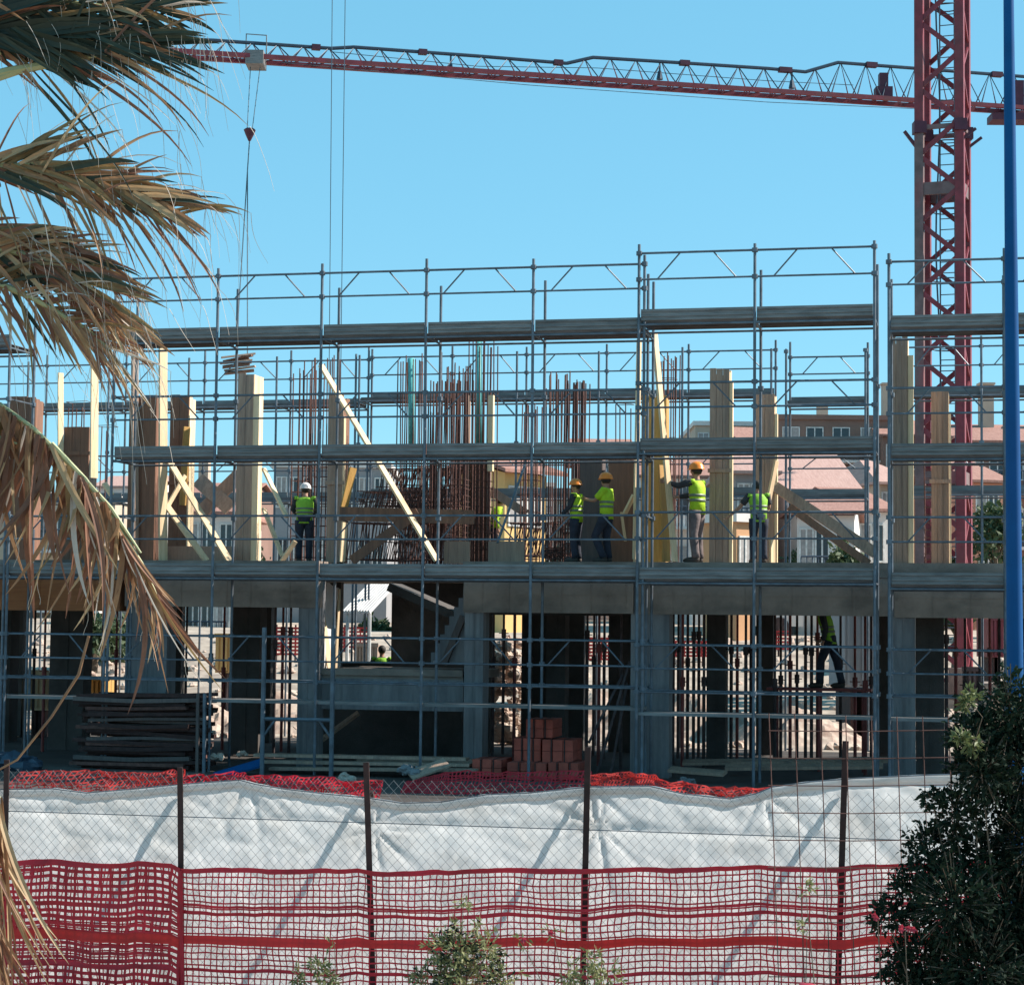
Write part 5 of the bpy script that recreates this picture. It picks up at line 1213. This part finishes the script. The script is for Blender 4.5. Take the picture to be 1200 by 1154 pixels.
# shrubs at the foot of the fence
DS = 15.0
def sc_(px, py, rpx, dd=0.): return (at_d(px, py, DS+dd), rpx*DS/F)
def shrub(label, cl, n, seed, mats, petals=0):
    c = cl[0][0]; return bush('shrub', label, 'shrub', (c.x, c.y, 0), cl, n, .060, .017, mats, seed, petals=petals, srad=.3)
shrub('pale leafy oleander shrub in front of the red net, near the middle of the fence', [sc_(540,1118,34), sc_(515,1112,22), sc_(570,1115,24), sc_(545,1150,44), sc_(500,1150,22), sc_(590,1148,22), sc_(560,1085,11), sc_(530,1090,12)], 2600, 11, [LEAF_L, LEAF_D])
shrub('small leafy shrub right of the third fence post, with a pink flower', [sc_(692,1125,16), sc_(668,1142,20), sc_(710,1140,22), sc_(690,1160,28), sc_(610,1100,9), sc_(648,1090,8)], 700, 12, [LEAF_L, LEAF_M], petals=2)
shrub('thin leafy shrub just peeping up left of the second fence post', [sc_(372,1132,12), sc_(350,1145,12), sc_(384,1148,12), sc_(392,1105,5)], 320, 13, [LEAF_M, LEAF_L])
for px, py, lb in ((944,1040,'slender yellow-green sprig in front of the red net near the mesh panel'), (543,1060,'single pale sprig rising above the oleander shrub')):
    shrub(lb, [sc_(px,py,9), sc_(px+2,py+45,7)], 60, int(px), [LEAF_L])
p = at_d(945, 1152, DS-1); m = MB(); lump(m, (p.x, p.y, p.z-.03), .07, 4, .5); single(m, 'pink_flower_head', 'bright pink flower head cut by the bottom edge of the picture', 'flower', PETAL, (p.x, p.y, p.z), frame='w', smooth=True)

# trees behind
def tree(label, px, d, ztop_py, rpx, n, seed, group='trees behind the site', ln=.30):
    b = at_d(px, 740, d); zt = at_d(px, ztop_py, d).z; zg = gz(b.x, d); r = random.Random(seed); R_ = rpx*d/F
    t = thing('leafy_tree', label, 'tree', (b.x, d, zg), group, frame='w'); m = MB(); st = MB()
    st.tube([(b.x, d, zg-.2), (b.x+.1, d, zg+(zt-zg)*.4), (b.x, d, zg+(zt-zg)*.75)], [.16, .12, .05], 8)
    for k in range(14):
        a = k*2.4; h = r.uniform(.35, .92); c = Vector((b.x + math.cos(a)*R_*.62*(1.2-h), d + math.sin(a)*R_*.6, zg + (zt-zg)*h)); rr = R_*r.uniform(.3,.5)
        st.tube([(b.x, d, zg+(zt-zg)*h*.7), c], [.06,.02], 5)
        for q in range(n//14): p = c + rv(r)*rr*r.uniform(.4,1.05); leaf(m, p, rv(r)+Vector((0,0,-.2)), rv(r), ln*r.uniform(.6,1.2), ln*.45)
    m.build('crown', [LEAF_F], t); st.build('trunk', BARK, t)
tree('dark green tree behind the leftmost bays and the palm', 108, 58, 720, 38, 900, 1)
tree('green tree in the bay behind the palm tips', 136, 60, 735, 30, 800, 2)
tree('dark hedge-like tree left of the blue pole above the slab', 1168, 66, 588, 52, 1500, 3)
tree('low green tree behind the brown sloping braces', 990, 64, 630, 34, 900, 4)
tree('low green tree far behind the bareheaded worker', 935, 78, 640, 30, 800, 5)
tree('green tree seen through the stair hall', 440, 76, 735, 26, 600, 6)
tree('green tree in the gap right of the blue-grey column', 870, 78, 716, 30, 700, 7)
tree('green tree right of the crane mast foot', 1120, 60, 640, 26, 800, 8)
for k, (px, d, py, rp) in enumerate(((1250,70,600,70),(300,110,640,40),(640,115,650,45),(790,118,640,40))):
    tree(('tree beyond the blue pole at the right edge', 'tree beside the grey metal clad block', 'tree far behind the starter bars on the right', 'tree beside the pale house')[k], px, d, py, rp, 700, 20+k, ln=.4)

# ------------------------------------------------------------------ palm
DP = 9.0; K = DP/F
P_GREEN = mat('palm_green_blade', (.050,.065,.042), .6, 0, c2=(.024,.034,.028), scale=3, stretch=(1,1,1), trans=.15, spec=.25)
P_OLIVE = mat('palm_olive_blade', (.30,.20,.085), .65, 0, c2=(.15,.095,.045), scale=4, trans=.25)
P_BROWN = mat('palm_brown_blade', (.40,.225,.115), .7, 0, c2=(.21,.11,.06), scale=5, trans=.25)
P_RED = mat('palm_redbrown_blade', (.27,.125,.075), .7, 0, c2=(.14,.065,.042), scale=5, trans=.25)
P_STRAW = mat('palm_straw_blade', (.52,.38,.22), .7, 0, c2=(.34,.22,.12), scale=5, trans=.3)
P_THREAD = mat('palm_thread', (.55,.49,.43), .7, 0, var=.15, trans=.3)
P_STEM = mat('palm_petiole', (.36,.38,.20), .5, 0, c2=(.26,.25,.12), scale=3)
PM = [P_GREEN, P_OLIVE, P_BROWN, P_RED, P_STRAW, P_THREAD]
palm = thing('fan_palm', 'fan palm at the left with drooping half dead fronds and a dry skirt', 'palm', (at_d(-130, 500, DP+.5).x, DP+.5, 0), frame='w')
pr_ = random.Random(5)
def pp(px, py, dd=0.): return at_d(px, py, DP+dd)
def blade(mb, a, d, ln, wd, droop, m, side=None, n=9, curl=0., kink=None):
    """a long folded leaf segment: straight at first, its tip hanging"""
    d = d.normalized(); pts = []; p = Vector(a); v = d.copy(); stp = ln/n
    for i in range(n+1):
        pts.append(p.copy()); f = i/n
        k = droop*(f**1.6)*.55 + (.5 if kink and f > kink else 0)*droop
        v = (v + Vector((curl*.1, 0, -k*.6))).normalized(); p = p + v*stp
    nrm = side or Vector((0,-1,0)); La, Ra, Ca = [], [], []
    for i, q in enumerate(pts):
        t = (pts[min(i+1,n)]-pts[max(i-1,0)]).normalized(); s = t.cross(nrm); s = s.normalized() if s.length > 1e-4 else Vector((0,0,1))
        f = i/n; w = wd*(.55+.45*min(1,f*4))*(1-f**2.2)**.8 + .0012
        La.append(q + s*w*.5 + nrm*w*.22); Ra.append(q - s*w*.5 + nrm*w*.22); Ca.append(q)
    mb.strip(La, Ca, m); mb.strip(Ca, Ra, m)
    return pts
def frond(pet, ribs, n, seed, mix, ln, wd, spread, droop, thr=10, hang=0., back=.5, name='frond', wide=1.0):
    """pet: petiole pixels; ribs: costa pixel polyline from which the segments leave"""
    r = random.Random(seed); mb = MB(); st = MB(); th = MB()
    pp_ = [pp(*q) for q in pet]; rb = [pp(*q) for q in ribs]
    if len(pp_) > 1: st.tube(pp_, [.022]*(len(pp_)-1)+[.016], 7)
    st.tube(rb, [.014*(1-i/len(rb))+.003 for i in range(len(rb))], 6)
    lens = [0]
    for a, b in zip(rb[:-1], rb[1:]): lens.append(lens[-1]+(b-a).length)
    n = int(n*1.9); wd *= .60
    for i in range(n):
        f = (i+.5)/n; s = f*lens[-1]; k = max(j for j in range(len(lens)-1) if lens[j] <= s); g = (s-lens[k])/(lens[k+1]-lens[k])
        o = rb[k].lerp(rb[k+1], g); tg = (rb[k+1]-rb[k]).normalized()
        for sd in (1, -1):
            ang = (spread[0]*(1-f) + spread[1]*f) * sd * r.uniform(.75,1.15)
            d = tg.copy(); d.rotate(Matrix.Rotation(-ang, 3, 'Y')); d = d + Vector((0, r.uniform(-1,1)*back, 0)) + Vector((0,0,-hang*r.uniform(.6,1.3)))
            L_ = ln*(1-.25*f)*r.uniform(.6,1.15); mi = r.choices(range(6), mix)[0]
            q = blade(mb, o + Vector((0, r.uniform(-.04,.04), 0)), d, L_, wd*r.uniform(.7,1.25)*(.5 if mi == 5 else 1), droop*r.uniform(.4,1.6), mi, side=(Vector((r.uniform(-.5,.5),-1,r.uniform(-.5,.5)))).normalized(), curl=r.uniform(-.3,.5))
            if r.random() < thr*1.6/n:                            # loose fibres at the tips
                e = q[r.choice((-3,-2,-1))]; c = e + Vector((r.uniform(-.02,.10), r.uniform(-.05,.05), r.uniform(-.16,-.04))); c2 = c + Vector((r.uniform(-.02,.06), 0, r.uniform(-.25,-.08)))
                g_ = [e + (c-e)*x*2*(1-x)*1.0 + (c2-e)*x*x + Vector((math.sin(x*5+e.x*40)*.006, 0, 0)) for x in (0,.15,.3,.45,.6,.8,1)]; mb.tube(g_, [.0015,.0014,.0013,.0012,.0011,.0009,.0006], 3, 5, cap=False)
    o = mb.build(name, PM, palm); st.build('petiole', P_STEM, o)
    return o
#                              mix: green olive brown red straw thread
frond([(-90,110),(10,84),(88,70)], [(-60,20),(20,34),(100,42),(165,50)], 26, 1, (8,1.2,1.6,.8,.4,.3), 140*K, 13*K, (.55,.16), .20, 14, back=.25)
frond([(-90,100),(0,60)], [(-60,30),(20,40),(90,46)], 16, 11, (1,.05,.05,.03,0,0), 150*K, 26*K, (.42,.10), .12, 2, back=.2)
frond([(-90,60),(-20,30)], [(-60,-20),(40,-2),(120,8),(190,10)], 20, 2, (6,1,1.4,1,.4,.4), 110*K, 12*K, (.6,.2), .35, 12, back=.3)
frond([(-120,130),(20,84)], [(20,82),(90,68),(150,60)], 7, 21, (2,1,2,2,.5,1), 210*K, 7*K, (-1.2,-.5), .55, 8, back=.3)
frond([(-90,240),(0,215)], [(-30,196),(40,194),(110,212),(190,238)], 23, 3, (.9,3.2,3.4,2.4,1.4,.4), 120*K, 13*K, (.50,.22), .25, 16, back=.3)
frond([(-90,240),(0,215)], [(-20,200),(60,215),(150,240),(200,255)], 12, 31, (.4,1,2,2,2,1.5), 160*K, 6*K, (-1.3,-.6), .7, 16, back=.4)
frond([(-90,330),(0,300)], [(-40,285),(40,300),(95,330),(125,362)], 28, 4, (.5,2.2,4,3.2,1.8,.5), 130*K, 12*K, (.55,.20), .35, 16, back=.35)
frond([(-90,360),(0,340)], [(-30,320),(40,350),(100,385),(130,410)], 18, 41, (.4,2,3,3,2,1.5), 115*K, 8*K, (-.9,-.35), .55, 14, back=.4)
frond([(-60,300),(-10,280)], [(-40,262),(30,275),(80,295),(110,310)], 12, 42, (1,2,3,3,1,1), 100*K, 8*K, (.3,.2), .5, 10, back=.4)
# dead folded frond hanging from its arched rib: separate limp segments, and a bundle running on along the rib
def dead(rib, items, seed, name='dead_frond'):
    """items: (n, f0, f1, dx range, length range px, width range px, droop, mix)"""
    r = random.Random(seed); mb = MB(); st = MB(); rb = [pp(*q) for q in rib]
    st.tube(rb, [.013, *[.011]*(len(rb)-2), .005], 7)
    for n, f0, f1, dxr, lr, wr, dr, mix in items:
        for i in range(n):
            f = f0 + (f1-f0)*(i + r.uniform(-.4,.4) + .5)/n; x = min(.999, max(0, f))*(len(rb)-1); k = int(x); o = rb[k].lerp(rb[k+1], x-k)
            d = Vector((r.uniform(*dxr), r.uniform(-.25,.25), -1)); mi = r.choices(range(6), mix)[0]
            o = o + Vector((0, r.uniform(-.05,.06), 0))
            pts = blade(mb, o, d, r.uniform(*lr)*K, r.uniform(*wr)*K*(.5 if mi == 5 else 1), dr, mi, side=Vector((r.uniform(-1.2,1.2),-1,r.uniform(-.4,.4))).normalized(), n=10, curl=r.uniform(-.8,.55))
            if r.random() < .22:
                e = pts[-3]; mb.tube([e + Vector((math.sin(q*.7+i)*.0035*q, 0, -.022*q)) for q in range(6)], .0013, 3, 5, cap=False)
    o_ = mb.build(name, PM, palm); st.build('rib', P_STEM, o_); return o_
DM = (0,.3,3,4.5,1.5,.4)
dead([(-30,470),(0,474),(40,503),(90,552),(130,596),(165,648)],
     [(32, .05, .8, (-.2,.05), (80,165), (7,15), .05, DM), (46, .05, .95, (-.22,.06), (80,190), (3,8), .05, DM), (22, .0, .9, (-.05,.3), (30,75), (9,16), .25, (0,.3,4,2.5,2.5,.2))], 5)
dead([(60,520),(100,562),(140,620),(165,660),(185,700)],
     [(20, .0, .7, (.40,.54), (120,215), (4,9), -.01, DM), (16, .3, .95, (.32,.6), (60,120), (4,8), .04, (0,.3,3,3,3,.5)), (9, .5, 1, (.1,.4), (50,110), (3,6), .1, DM)], 51)
dead([(-60,500),(-20,505),(20,520)], [(22, 0, 1, (-.3,.1), (110,230), (5,13), .05, (0,.2,2,5,1.2,.3))], 52)
# dry skirt low at the left edge
SM = (0,.5,3,2.4,3.5,.5)
dead([(-60,860),(-40,890),(-22,905),(0,935)], [(60, 0, 1, (.04,.22), (150,300), (4,9), .0, SM)], 6, 'skirt_frond')
dead([(-70,950),(-40,990),(-15,1020)], [(46, 0, 1, (.03,.20), (150,260), (4,9), .0, SM)], 61, 'skirt_frond')
dead([(-60,1040),(-35,1080),(-5,1100)], [(30, 0, 1, (.0,.18), (100,200), (4,9), .0, SM)], 62, 'skirt_frond')
# one long dry strand hanging loose
m = MB(); m.tube([pp(104,745), pp(92,790), pp(60,840), pp(20,890), pp(-20,912)], [.007,.007,.006,.005,.004], 5); m.build('loose_strand', P_BROWN, palm)
m = MB(); x = at_d(-130, 500, DP+.5).x; m.tube([(x, DP+.5, -.2), (x+.02, DP+.5, 1.5), (x, DP+.5, 3.2), (x-.02, DP+.5, at_d(-120, 60, DP).z)], [.32,.27,.24,.22], 16); m.build('trunk', BARK, palm)
